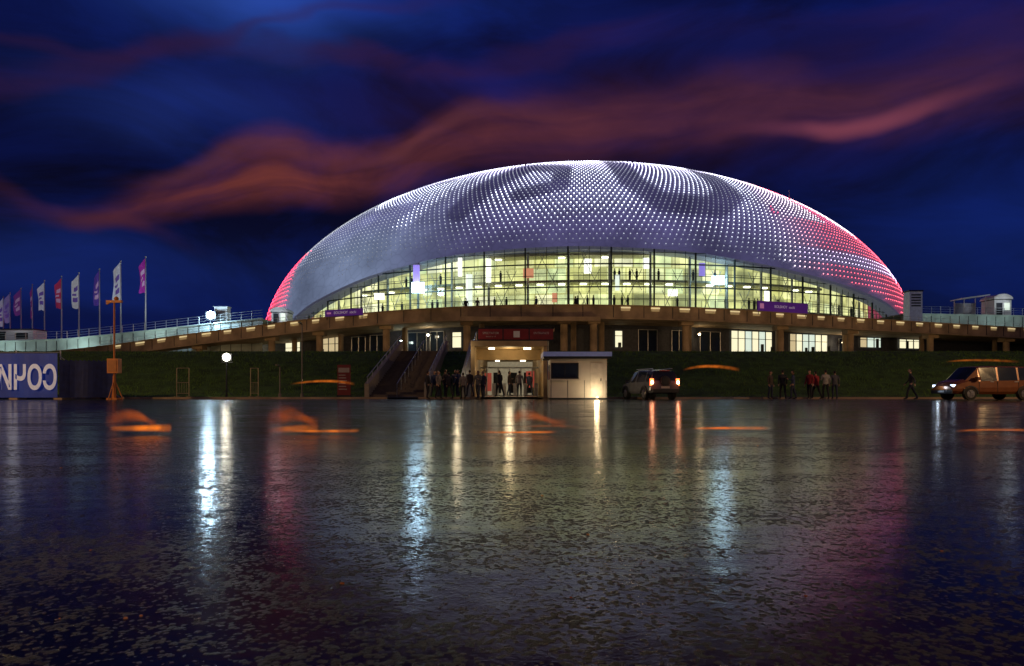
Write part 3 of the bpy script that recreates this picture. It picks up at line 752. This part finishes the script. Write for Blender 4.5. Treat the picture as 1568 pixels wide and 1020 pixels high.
for x in(-1.9,-.3,1.2): g.box(x,x+.8,69.65,69.7,.3,2.4,6)
g.obj('portal',[mat('portal_concrete',(.42,.30,.16),.7,bump=.2,var=.3,vscale=1),mat('floor_tile',(.3,.28,.25),.25),mat('hall_end',(.4,.38,.3),.5,emit=(1,.85,.55),es=.18,var=.3),mat('strip_lamp',(.9,.9,.8),.5,emit=(1,.88,.6),es=6,sample=False),M_steel,mat('poster_red',(.35,.05,.05),.5,emit=(.7,.12,.08),es=.25),M_dark],por)
light('hall_lamp',(-.2,47.6,3.0),55,(1,.74,.38),.3,por); light('hall_lamp_inner',(-.2,56,3.0),45,(1,.86,.58),.3,por)
light('porch_lamp',(-3.6,45.0,3.4),45,(1,.8,.5),.12,por)
def text(body,size,loc,rot,material,parent,mirror=False,name='lettering',ext=.01,sx=1.0,bold=0.0):
    cu=bpy.data.curves.new(name,'FONT'); cu.body=body; cu.size=size; cu.extrude=ext; cu.offset=bold; cu.align_x='CENTER'; cu.align_y='CENTER'; cu.materials.append(material)
    o=bpy.data.objects.new(name,cu); COL.objects.link(o); o.location=loc; o.rotation_euler=rot; o.scale=(-sx if mirror else sx,1,1); o.parent=parent; return o
sg=empty('entrance_sign',(.2,45.6,3.95)); g=MB(); g.box(-2.45,2.55,-.06,.06,.0,.70,0); g.box(-2.5,2.6,-.02,.1,-.08,0,1); g.box(-2.5,2.6,-.02,.1,.70,.78,1)
for xx in(-.8,.95): g.box(xx-.03,xx+.03,-.075,-.061,0,.7,1)
g.box(-.1,.32,-.075,-.063,.14,.56,2)
g.obj('panel',[M_red,M_dark,M_white],sg)
M_sgn=mat('sign_letters',(.6,.5,.5),.5)
text('SPECTATOR',.2,(-1.62,-.075,.42),(R(90),0,0),M_sgn,sg); text('ENTRANCE',.2,(1.75,-.075,.42),(R(90),0,0),M_sgn,sg); text('sector a - d',.14,(-1.62,-.075,.2),(R(90),0,0),M_sgn,sg)
st=empty('staircase'); g=MB(); n=24
for i in range(n):
    y=46+14*i/n; z=.11+3.89*(i+1)/n
    g.box(-9.6,-5.9,y,y+14/n+.02,0,z,0)
for x0,x1 in((-9.9,-9.6),(-5.9,-5.6)):
    a=[(45.8,0),(60.3,0),(60.3,4.9),(59.8,4.9),(45.8,1.0)]
    L_=[(x0,p,q) for p,q in a];R_=[(x1,p,q) for p,q in a]
    g.quad(L_,1); g.quad(R_[::-1],1)
    for k in range(5):
        k2=(k+1)%5; g.quad([L_[k],R_[k],R_[k2],L_[k2]],1)
    xm=(x0+x1)/2
    g.cyl((xm,45.9,1.45),(xm,60,5.4),.035,.035,2,6)
    for i in range(9): y=46+13.8*i/8; g.cyl((xm,y,.9+3.9*i/8),(xm,y,1.48+3.9*i/8),.02,.02,2,5)
g.cyl((-7.75,46,1.0),(-7.75,60,4.95),.035,.035,2,6)
for i in range(9): y=46+13.8*i/8; g.cyl((-7.75,y,.1+3.9*i/8),(-7.75,y,1.0+3.9*i/8),.02,.02,2,5)
g.obj('steps_and_balustrade',[mat('stair_stone',(.11,.085,.07),.6),mat('balustrade',(.30,.26,.21),.6,bump=.2),M_steel],st)
g=MB()
for x0,x1 in((-3.4,-2.76),(2.36,2.8)):
    a=[(45.2,0),(60,0),(60,4.9),(56,4.7),(45.2,1.5)] if x0<0 else [(44.6,0),(60,0),(60,4.6),(44.6,1.2)]
    L_=[(x0,p,q) for p,q in a];R_=[(x1,p,q) for p,q in a]; n=len(a)
    g.quad(L_,0); g.quad(R_[::-1],0)
    for k in range(n): g.quad([L_[k],R_[k],R_[(k+1)%n],L_[(k+1)%n]],0)
    g.cyl(((x0+x1)/2,a[-1][0]+.2,a[-1][1]+.6),((x0+x1)/2,59,5.6),.035,.035,1,6)
    for i in range(8): t=i/7; g.cyl(((x0+x1)/2,a[-1][0]+.2+t*13.6,a[-1][1]+t*3.4),((x0+x1)/2,a[-1][0]+.2+t*13.6,a[-1][1]+.62+t*3.5),.02,.02,1,5)
g.obj('wing_walls',[M_concL,M_steel],por)

# ------------------------------------------------------------------ booth
bo=empty('ticket_booth',(3.85,41,0)); g=MB()
g.box(-1.55,1.85,-.0,2.4,.08,2.45,0); g.box(-1.6,1.9,-.05,2.45,0,.1,3)
g.box(-1.95,2.05,-.35,2.7,2.46,2.58,1); g.box(-2.0,2.1,-.4,2.75,2.58,2.85,2)
g.box(-1.5,.15,-.04,-.003,1.25,2.2,3); g.box(-1.42,.07,-.06,-.041,1.33,2.12,4); g.box(-.7,-.66,-.07,-.061,1.33,2.12,3); g.box(-1.6,.25,-.25,-.003,1.15,1.22,0)
g.box(.85,1.6,-.03,-.003,.15,2.2,5); g.box(1.45,1.5,-.08,-.031,1.1,1.25,3)
for x in(-1.5,-.5,.5,1.8): g.box(x-.012,x+.012,-.012,-.002,.1,1.15,3)
g.box(-1.58,-1.552,.5,1.8,1.2,2.1,4)
o=g.obj('cabin',[mat('booth_panel',(.72,.68,.60),.5,var=.08,vscale=1.5),M_dark,mat('booth_trim',(.35,.42,.62),.5,emit=(.2,.3,.8),es=.08),M_dark,M_wind,mat('booth_door',(.76,.72,.64),.5)],bo)
bv=o.modifiers.new('bevel','BEVEL'); bv.width=.012; bv.segments=2
gl=MB(); gl.cyl((0,0,0),(0,0,.1),.1,.1,0,10); gl.sphere((0,0,.14),.07,1)
e=empty('ground_spotlight',(5.0,40.1,0)); gl.obj('housing',[M_dark,mat('spot_lens',(.9,.8,.6),.4,emit=(1,.75,.42),es=5,sample=False)],e); light('bulb',(0,.15,.4),46,(1,.74,.42),.15,e)

# ------------------------------------------------------------------ banner fence on the left
bf=empty('banner_fence',(0,0,0)); g=MB()
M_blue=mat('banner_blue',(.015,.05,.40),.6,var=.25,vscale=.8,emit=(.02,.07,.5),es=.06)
n=60
x0,x1=-44,-27.0
for i in range(n):
    a=x0+(x1-x0)*i/n; c=x0+(x1-x0)*(i+1)/n
    ya=40.6+.06*math.sin(a*3.1); yc=40.6+.06*math.sin(c*3.1)
    g.quad([(a,ya,.12),(c,yc,.12),(c,yc,2.75),(a,ya,2.75)],0)
x0b,x1b=-26.9,-24.3
for i in range(12):
    a=x0b+(x1b-x0b)*i/12; c=x0b+(x1b-x0b)*(i+1)/12
    g.quad([(a,40.6+(a-x0b)*.5+.08*math.sin(a*4),.12),(c,40.6+(c-x0b)*.5+.08*math.sin(c*4),.12),(c,40.6+(c-x0b)*.5+.05*math.sin(c*4),2.3),(a,40.6+(a-x0b)*.5+.05*math.sin(a*4),2.4)],3)
for x in(-43.9,-41,-38,-35,-32,-29.6,-26.95): 
    g.cyl((x,40.75,0),(x,40.75,2.95),.04,.04,1,8); g.box(x-.25,x+.25,40.5,41.3,0,.1,2)
for z in(.2,1.4,2.8): g.cyl((-44,40.72,z),(-27.0,40.72,z),.025,.025,1,6)
g.cyl((-27.0,40.7,2.6),(-24.2,42.2,.1),.03,.03,1,6)
g.obj('banner_and_posts',[M_blue,M_steel,M_conc,mat('banner_navy',(.008,.018,.12),.7,var=.3)],bf,smooth=False)
M_let=mat('letter_white',(.7,.72,.8),.5,emit=(.6,.7,1),es=.15)
text('СОЧИ',1.95,(-28.75,40.50,1.22),(R(90),0,0),M_let,bf,mirror=True,sx=.62,bold=.05)
text('2014',1.95,(-33.5,40.50,1.22),(R(90),0,0),M_let,bf,mirror=True,sx=.7,bold=.05)

M_or=mat('orange_paint',(.60,.20,.04),.5)
e=empty('loudspeaker_mast',(-23.3,40,0)); g=MB()
g.cyl((0,0,.1),(0,0,5.7),.06,.05,0,10); g.beam((-.45,0,5.75),(.45,0,5.75),.16,.14,0)
g.beam((-.45,0,5.6),(-.1,0,5.8),.1,.08,0); g.sphere((.12,0,5.92),.13,0); g.box(-.32,.32,-.2,.2,1.55,2.4,0); g.box(-.25,.25,-.23,-.205,1.65,2.3,1)
for a in(.3,2.4,4.5): g.cyl((0,0,1.2),(.45*math.cos(a),.45*math.sin(a),.02),.03,.03,0,6)
g.box(-.3,.3,-.3,.3,.0,.1,0); g.cyl((0,0,.1),(0,0,1.4),.11,.08,0,10)
g.obj('mast',[M_or,mat('mast_panel',(.45,.16,.04),.5)],e)
def barrier(x,y,w,h):
    g=MB()
    for xx in(-w/2,w/2): g.cyl((xx,0,0),(xx,0,h),.03,.03,0,6); g.box(xx-.04,xx+.04,-.3,.3,0,.05,0)
    for z in(.25,h*.5,h): g.cyl((-w/2,0,z),(w/2,0,z),.025,.025,0,6)
    for i in range(1,5): xx=-w/2+w*i/5; g.cyl((xx,0,.25),(xx,0,h*.5),.012,.012,0,5)
    return g.obj('metal_barrier',[mat('barrier_steel',(.28,.24,.16),.5,metal=.4)],loc=(x,y,.11))
barrier(-21.5,44.6,.8,1.9); barrier(-16.9,44.8,.5,1.9)
def pole(x,y,h,name='lamp_post'):
    g=MB(); g.cyl((0,0,0),(0,0,h),.05,.035,0,8); g.cyl((0,0,0),(0,0,.25),.12,.1,0,8); g.beam((0,0,h),(.0,-.45,h+.1),.08,.05,0); g.box(-.07,.07,-.7,-.4,h+.06,h+.14,0)
    g.obj(name,[mat('post_paint',(.18,.16,.14),.5)],loc=(x,y,.1))
pole(-15.3,45,2.0); pole(-13.9,45.2,4.8)
e=empty('information_sign',(-10.8,43.9,.1)); g=MB(); g.box(-.42,.42,-.05,.05,.15,2.1,0); g.box(-.46,.46,-.07,.07,.0,.15,1); g.box(-.35,.35,-.06,-.052,1.6,1.9,2)
for i in range(6): g.box(-.33,.1+.05*(i%3),-.06,-.052,1.4-i*.18,1.46-i*.18,2)
g.obj('panel',[mat('totem_red',(.16,.015,.02),.5),M_dark,mat('sign_mark',(.35,.30,.30),.5)],e)
def wbanner(x0,x1,z0,z1):
    a=deck_at(x0);c=deck_at(x1); e=empty('venue_banner',((x0+x1)/2,(a[1]+c[1])/2-.25,0)); w=math.hypot(x1-x0,c[1]-a[1]); an=math.atan2(c[1]-a[1],x1-x0)
    e.rotation_euler=(0,0,an)
    g=MB(); g.box(-w/2,w/2,-.04,.04,z0,z1,0); g.box(-w/2-.05,w/2+.05,.0,.1,z0-.06,z0,1)
    g.box(-w/2+.3,-w/2+.9,-.06,-.045,z0+.3,z1-.3,2)
    for xx in(-w/2+.2,w/2-.2): g.cyl((xx,.1,z0-.4),(xx,.1,z1),.04,.04,1,6)
    g.obj('panel',[M_purp,M_dark,mat('mark_pink',(.8,.4,.7),.5,emit=(.8,.3,.7),es=.2)],e)
    text('BOLSHOY  sochi',.45,(.2,-.06,(z0+z1)/2),(R(90),0,0),mat('mark_white',(.8,.8,.8),.5,emit=(.7,.6,.9),es=.15),e)
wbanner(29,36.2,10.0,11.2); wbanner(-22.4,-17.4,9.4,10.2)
g=MB()
for x,y in((-6,150),(40,150),(52,128)):
    q=1-((x-AX)/A)**2-((y-AY)/B)**2; z=AZ+H*math.sqrt(max(0,q)); g.cyl((x,y,z-.3),(x,y,z+2),.07,.04,0,6)
g.obj('lightning_rods',[M_steel],arena)

# ------------------------------------------------------------------ vehicles
M_tyre=mat('tyre',(.015,.015,.015),.8); M_rim=mat('rim_alloy',(.4,.4,.42),.3,metal=.9)
def vehicle(name,st,wheels,wr,paint,loc,yaw,glassint,wsint,extra=None):
    e=empty(name,loc); e.rotation_euler=(0,0,yaw)
    g=MB(); rings=[]
    for (x,zb,zl,zr,w,wt) in st:
        h=[(0,zb),(w*.88,zb),(w,zb+.14),(w*1.01,(zb+zl)/2),(w*.985,zl),(wt,zr-.07),(wt*.82,zr),(0,zr+.02)]
        ring=[(x,a,b_) for a,b_ in h]+[(x,-a,b_) for a,b_ in h[-2:0:-1]]
        rings.append(ring)
    n=len(rings[0])
    for k in range(len(rings)-1):
        for j in range(n):
            j2=(j+1)%n; seg=j if j<7 else n-1-j
            mi=0
            if seg==4 and k in glassint: mi=1
            if seg in(5,6) and k in wsint: mi=1
            if seg==0: mi=2
            g.quad([rings[k][j],rings[k+1][j],rings[k+1][j2],rings[k][j2]],mi)
    g.quad(rings[0][::-1],0); g.quad(rings[-1],0)
    o=g.obj('body',[paint,M_wind,M_dark],e)
    bm=bmesh.new(); bm.from_mesh(o.data); bmesh.ops.remove_doubles(bm,verts=bm.verts,dist=.0005); bmesh.ops.recalc_face_normals(bm,faces=bm.faces); bm.to_mesh(o.data); bm.free()
    bv=o.modifiers.new('bevel','BEVEL'); bv.width=.03; bv.segments=2; bv.limit_method='ANGLE'; bv.angle_limit=R(25)
    g=MB(); W_=st[len(st)//2][4]
    for x in wheels:
        for s in(-1,1):
            g.cyl((x,s*(W_-.20),wr),(x,s*(W_+.025),wr),wr,wr,0,22); g.cyl((x,s*(W_+.02),wr),(x,s*(W_+.035),wr),wr*.66,wr*.6,1,16)
            for q in range(5):
                a=q*2*math.pi/5; g.beam((x,s*(W_+.045),wr),(x+wr*.58*math.cos(a),s*(W_+.045),wr+wr*.58*math.sin(a)),.05,.05,1)
            for q in range(9):
                a0=math.pi*q/9;a1=math.pi*(q+1)/9; r=wr+.07
                g.beam((x+r*math.cos(a0),s*(W_+.012),wr+r*math.sin(a0)),(x+r*math.cos(a1),s*(W_+.012),wr+r*math.sin(a1)),.05,.08,2)
    g.obj('wheels',[M_tyre,M_rim,M_dark],e)
    if extra: extra(e)
    return e
suv=[(-2.25,.42,.80,.95,.84,.78),(-2.2,.40,1.02,1.10,.88,.80),(-2.08,.38,1.05,1.66,.90,.68),(-1.5,.36,1.05,1.74,.91,.70),(-1.4,.36,1.05,1.745,.91,.70),(-.2,.34,1.03,1.76,.92,.70),(-.1,.34,1.03,1.76,.92,.70),(.55,.34,1.02,1.70,.92,.68),(1.2,.36,1.0,1.10,.91,.78),(1.9,.38,.9,1.0,.89,.76),(2.2,.42,.75,.85,.82,.70)]
M_tail=mat('tail_lamp',(.8,.05,.03),.3,emit=(1.0,.12,.03),es=7,sample=False)
def suvx(e):
    g=MB()
    for s in(-1,1):
        g.box(-2.24,-2.14,s*.80-.09,s*.80+.09,.82,1.22,0); g.box(-2.25,-2.19,s*.55-.12,s*.55+.12,.52,.6,5)
        g.box(-2.25,-2.235,s*.80-.06,s*.80+.06,.92,1.08,6)
        g.box(.75,.95,s*1.02-.1,s*1.02+.1,1.0,1.18,1)
        g.cyl((-1.9,s*.6,1.80),(.4,s*.6,1.80),.025,.025,3,6)
    g.box(-2.36,-2.2,-.8,.8,.42,.62,1); g.box(-2.285,-2.262,-.26,.26,.66,.78,2)
    g.cyl((-2.34,0,1.08),(-2.2,0,1.08),.29,.31,1,20); g.cyl((-2.36,0,1.08),(-2.34,0,1.08),.2,.24,1,16)
    g.box(-2.2,-2.1,-.3,.3,1.66,1.70,5)
    g.box(2.15,2.23,-.5,.5,.55,.75,1)
    g.obj('details',[M_tail,M_dark,mat('number_plate',(.5,.5,.48),.5),M_steel,M_wind,mat('rear_reflector',(.5,.02,.02),.4),mat('tail_core',(1,.8,.6),.3,emit=(1,.72,.4),es=25,sample=False)],e)
    for s in(-1,1): light('tail_light',(-2.42,s*.8,1.0),4,(1,.2,.06),.08,e)
vehicle('suv_car',suv,(-1.38,1.35),.36,mat('car_paint_grey',(.20,.21,.23),.22,metal=.4,spec=.7),(8.25,41.2,0),R(90+13),(2,4,6),(1,7),suvx)
van=[(-2.5,.42,.9,1.15,.88,.80),(-2.45,.40,1.1,1.3,.92,.84),(-2.35,.36,1.1,1.82,.94,.80),(-1.3,.34,1.1,1.88,.95,.80),(-1.2,.34,1.1,1.88,.95,.80),(-.1,.33,1.08,1.89,.95,.80),(0,.33,1.08,1.89,.95,.80),(.95,.33,1.05,1.86,.95,.79),(1.05,.33,1.05,1.83,.95,.78),(1.75,.34,1.02,1.16,.94,.80),(2.3,.36,.86,1.0,.91,.76),(2.52,.40,.62,.78,.84,.70)]
M_head=mat('head_lamp',(.9,.9,1),.2,emit=(.6,.75,1),es=3.5,sample=False)
def vanx(e):
    g=MB()
    for s in(-1,1):
        g.box(2.26,2.46,s*.72-.13,s*.72+.13,.74,.86,0); g.box(2.43,2.53,s*.62-.09,s*.62+.09,.44,.52,4)
        g.box(1.1,1.3,s*1.06-.1,s*1.06+.1,1.08,1.28,1); g.box(-2.5,-2.4,s*.8-.06,s*.8+.06,.9,1.4,5)
        g.box(-1.25,-1.0,s*.955-.01,s*.955+.01,1.0,1.04,3); g.box(.2,.4,s*.955-.01,s*.955+.01,1.0,1.04,3)
        for xx in(-1.25,-.02,1.05): g.box(xx-.008,xx+.008,s*.958-.008,s*.958+.008,.45,1.05,2)
    g.box(2.40,2.50,-.5,.5,.60,.78,2); g.box(2.5,2.56,-.85,.85,.36,.56,2); g.box(2.56,2.575,-.26,.26,.42,.53,3)
    g.obj('details',[M_head,mat('van_mirror',(.16,.06,.03),.3),M_dark,M_steel,M_head,mat('rear_lens',(.5,.03,.02),.3)],e)
    light('head_light',(2.75,0,.7),5,(.7,.85,1),.08,e)
vehicle('minivan',van,(-1.6,1.55),.35,mat('van_paint',(.22,.075,.025),.25,metal=.2,spec=.7),(26.7,38.6,0),R(184),(2,4,6),(1,8),vanx)

# ------------------------------------------------------------------ people
M_skin=mat('skin',(.55,.33,.22),.6); M_hair=mat('hair',(.03,.02,.015),.7); M_shoe=mat('shoe',(.02,.02,.02),.6)
def person_mesh(pose,seed):
    V=[];E=[];Rr=[]
    def v(p,r,par=None):
        V.append(p); Rr.append(r if isinstance(r,tuple) else (r,r)); i=len(V)-1
        if par is not None: E.append((par,i))
        return i
    lean=-.05 if pose=='walk' else 0
    pel=v((0,0,.96),(.15,.115)); sp=v((0,lean*.4,1.14),(.145,.11),pel); ch=v((0,lean,1.33),(.17,.12),sp); nk=v((0,lean,1.47),(.07,.07),ch); hd=v((0,lean-.01,1.56),(.055,.06),nk)
    for s in(-1,1):
        st={'walk':.22,'stand':.03,'step':.1}[pose]*s
        hip=v((s*.095,0,.90),.095,pel); kn=v((s*.105,-st*.7-.03,.50),.065,hip); an=v((s*.11,-st*1.2+.03+(.0 if st>0 else .05),.10),.045,kn)
        he=v((s*.11,-st*1.2+.05,.05),.04,an); to=v((s*.13,-st*1.2-.15,.035),.038,an)
        sw=-st*.9
        sh=v((s*.18,lean,1.41),.068,ch); 
        if pose=='step' and s==1: elb=(s*.25,-.02,1.14); wr=(s*.16,-.24,1.22)
        else: elb=(s*.245,-sw*.5+.02,1.14); wr=(s*.255,-sw-.06,.90)
        el_=v(elb,.052,sh); w=v(wr,.032,el_)
        d=(Vector(wr)-Vector(elb)).normalized(); pm=Vector(wr)+d*.07; pa=v(tuple(pm),(.03,.022),w)
        for k in range(4):
            b0=pm+Vector((0,(k-1.5)*.02,0)); t1=b0+d*(.04+.005*(k in(1,2))); t2=t1+d*.03+Vector((-s*.012,0,0))
            a=v(tuple(t1),.009,pa); v(tuple(t2),.008,a)
        th=v(tuple(Vector(wr)+d*.045+Vector((0,-.04,0))),.010,w); v(tuple(Vector(wr)+d*.08+Vector((0,-.055,0))),.009,th)
    me=bpy.data.meshes.new('tmp'); me.from_pydata(V,E,[]); o=bpy.data.objects.new('tmp',me); COL.objects.link(o)
    o.modifiers.new('s','SKIN'); sv=me.skin_vertices[0].data
    for i,r in enumerate(Rr): sv[i].radius=r
    sv[0].use_root=True
    ss=o.modifiers.new('u','SUBSURF'); ss.levels=1; ss.render_levels=1
    dg=bpy.context.evaluated_depsgraph_get(); dg.update(); ev=o.evaluated_get(dg); m2=bpy.data.meshes.new_from_object(ev)
    g=MB(); g.v=[tuple(x.co) for x in m2.vertices]
    for p in m2.polygons:
        c=p.center; mi=1
        if c.z<.10: mi=4
        elif c.z<.88 and abs(c.x)<.215: mi=2
        elif abs(c.x)>.13 and (c.z<.90 or (pose=='step' and c.y<-.25)): mi=0
        elif c.z>1.485: mi=0
        g.f.append(tuple(p.vertices)); g.m.append(mi)
    i0=len(g.v); cz=1.635; cy=lean-.015
    seg=16;rg=12; f0=len(g.f)
    g.sphere((0,cy,cz),1,0,seg,rg,(.077,.096,.118))
    for i in range(i0,len(g.v)):
        x,y,z=g.v[i]; yy=y-cy; zz=z-cz
        if zz<-.03: x*=.85-.8*(-.03-zz); 
        if yy<-.07 and abs(x)<.018 and -.035<zz<.02: y-=.022
        g.v[i]=(x,y,z)
    for k in range(f0,len(g.f)):
        c=[sum(g.v[q][a] for q in g.f[k])/len(g.f[k]) for a in range(3)]
        if c[2]-cz>.055 or (c[1]-cy>.0 and c[2]-cz>-.05): g.m[k]=3
    for s in(-1,1):
        g.sphere((s*.03,cy-.088,cz+.005),.011,3,6,4); g.sphere((s*.078,cy+.005,cz-.005),.02,0,6,4,(.4,.7,1.2))
    g.box(-.022,.022,cy-.094,cy-.085,cz-.055,cz-.048,5)
    bpy.data.objects.remove(o)
    return g
PM={}
for k,(pose) in enumerate(('stand','walk','step')): PM[pose]=person_mesh(pose,k)
M_lip=mat('lips',(.4,.12,.1),.6)
def cloth(c): return mat('cloth',c,.85,var=.25,vscale=8)
jack=[cloth(c) for c in((.03,.03,.04),(.08,.06,.05),(.25,.22,.2),(.05,.07,.15),(.40,.04,.05),(.12,.12,.14),(.4,.38,.36))]
M_pant=[cloth((.02,.02,.03)),cloth((.04,.05,.09))]
cache={}
def person(x,y,z,yaw,pose,j,s=1.0):
    key=(pose,j)
    if key not in cache:
        g=PM[pose]; o=g.obj('person',[M_skin,jack[j],M_pant[j%2],M_hair,M_shoe,M_lip],smooth=True); cache[key]=o.data
    else:
        o=bpy.data.objects.new('person',cache[key]); COL.objects.link(o)
    o.location=(x,y,z); o.rotation_euler=(0,0,yaw); o.scale=(s,s,s)
    return o
poses=['stand','walk','step']
P_=[(-5.35,43.3),(-5.0,43.9),(-4.65,43.2),(-4.3,44.0),(-4.0,43.5),(-3.45,43.9),(-3.1,43.3),(-2.7,43.95),(-2.15,43.2),(-1.85,43.5),(-4.8,44.6),(-3.7,44.5)]
for i,(x,y) in enumerate(P_): person(x,y,.13 if y>43.6 else 0,random.uniform(-1,4),poses[i%3],(i*3)%4 if i<8 else 5,random.uniform(.96,1.05))
for i,(x,y) in enumerate([(-.8,45),(-.2,47),(.5,46),(1.3,50.5)]): person(x,y,.13,random.uniform(0,6),poses[(i+1)%3],i%6)
for i,(x,y,j) in enumerate([(15.9,42,1),(16.9,42.6,0),(17.3,42,3),(18.4,42.2,4),(19.0,42.6,4),(19.3,42,6),(20.0,42.3,5),(23.4,40,0)]): person(x,y,0,random.uniform(0,6),poses[i%3],j,random.uniform(.97,1.05))
for x,y,j in((-25.4,42.3,3),(-24.9,42.8,0)): person(x,y,0,2.0,'stand',j)
for x,j in((-5.2,0),(2.7,3),(7.1,0),(-3.9,5)): p=deck_at(x); person(x,p[1]+.9,p[2]+.76,random.uniform(0,6),'stand',j,1.05)

# ------------------------------------------------------------------ long exposure light trails
def trail_mat(name,c,s):
    m=bpy.data.materials.new(name); m.use_nodes=True; nt=m.node_tree; N=nt.nodes; L=nt.links
    for n in list(N): N.remove(n)
    o=N.new('ShaderNodeOutputMaterial'); mx=N.new('ShaderNodeMixShader'); tr=N.new('ShaderNodeBsdfTransparent'); em=N.new('ShaderNodeEmission'); em.inputs[0].default_value=(*c,1); em.inputs[1].default_value=s
    at=N.new('ShaderNodeAttribute'); at.attribute_name='a'; nz=N.new('ShaderNodeTexNoise'); nz.inputs['Scale'].default_value=6; tcn=N.new('ShaderNodeTexCoord'); L.new(tcn.outputs['Object'],nz.inputs[0])
    mu=N.new('ShaderNodeMath'); mu.operation='MULTIPLY'; L.new(at.outputs['Fac'],mu.inputs[0]); 
    mr=N.new('ShaderNodeMapRange'); mr.inputs['From Min'].default_value=.3; mr.inputs['From Max'].default_value=.7; mr.inputs['To Min'].default_value=.3; mr.inputs['To Max'].default_value=1; L.new(nz.outputs[0],mr.inputs['Value']); L.new(mr.outputs[0],mu.inputs[1])
    L.new(mu.outputs[0],mx.inputs[0]); L.new(tr.outputs[0],mx.inputs[1]); L.new(em.outputs[0],mx.inputs[2]); L.new(mx.outputs[0],o.inputs[0]); m.cycles.emission_sampling='NONE'; return m
T1=trail_mat('trail_orange',(1.0,.22,.02),1.0); T2=trail_mat('trail_ghost',(.9,.16,.02),.6)
def trail(x0,x1,y,z0,z1,thick,ghost,arc=.03,amax=.95):
    me=bpy.data.meshes.new('light_trail'); V=[];F=[];Aa=[];Mi=[]
    def sheet(xa,xb,fc,fh,am,mi,n=28,k=8):
        i0=len(V)
        for a in range(n+1):
            u=a/n; x=xa+(xb-xa)*u; c=fc(u); h=fh(u)
            for j in range(k+1):
                v_=j/k*2-1; V.append((x,y+.25*math.sin(u*3),max(.012,c+v_*h))); Aa.append(am*math.sin(math.pi*min(1,max(0,u)))**.9*(1-v_*v_)**1.5)
        for a in range(n):
            for j in range(k):
                q=i0+a*(k+1)+j; F.append((q,q+k+1,q+k+2,q+1)); Mi.append(mi)
    sheet(x0,x1,lambda u:z0+arc*(2*u-1)**2,lambda u:thick*(.6+.4*u),amax,0)
    if ghost: sheet(x0-.05,x0+(x1-x0)*ghost,lambda u:(z0+z1)/2+.05*math.sin(u*5),lambda u:(z1-z0)/2*(.75+.25*math.sin(u*7)),.6,1)
    me.from_pydata(V,[],F); me.polygons.foreach_set('material_index',Mi); me.materials.append(T1); me.materials.append(T2)
    at=me.attributes.new('a','FLOAT','POINT'); at.data.foreach_set('value',Aa)
    o=bpy.data.objects.new('light_trail',me); COL.objects.link(o)
trail(-4.55,-3.85,7.7,.07,.26,.06,.75,.01,1.0)
trail(-2.5,-1.72,7.7,.035,.2,.026,.0,.02,1.0)
trail(-2.75,-2.2,7.75,.06,.30,.07,1.0,.0,.5)
trail(-.38,.52,7.7,.02,.25,.02,.0,.02,1.0)
trail(.0,.8,7.8,.09,.26,.015,.8,.0,.3)
trail(2.02,2.92,7.7,.07,.2,.025,.0,.01,.9)
trail(5.0,6.2,7.7,.05,.2,.02,.0,.0,.55)
trail(-6.5,-4.6,20,.80,.9,.06,.0,-.1,.55)
trail(5.0,6.7,20,1.24,1.3,.07,.0,-.12,.55)
trail(12.7,14.9,20,1.42,1.5,.05,.0,-.06,.35)
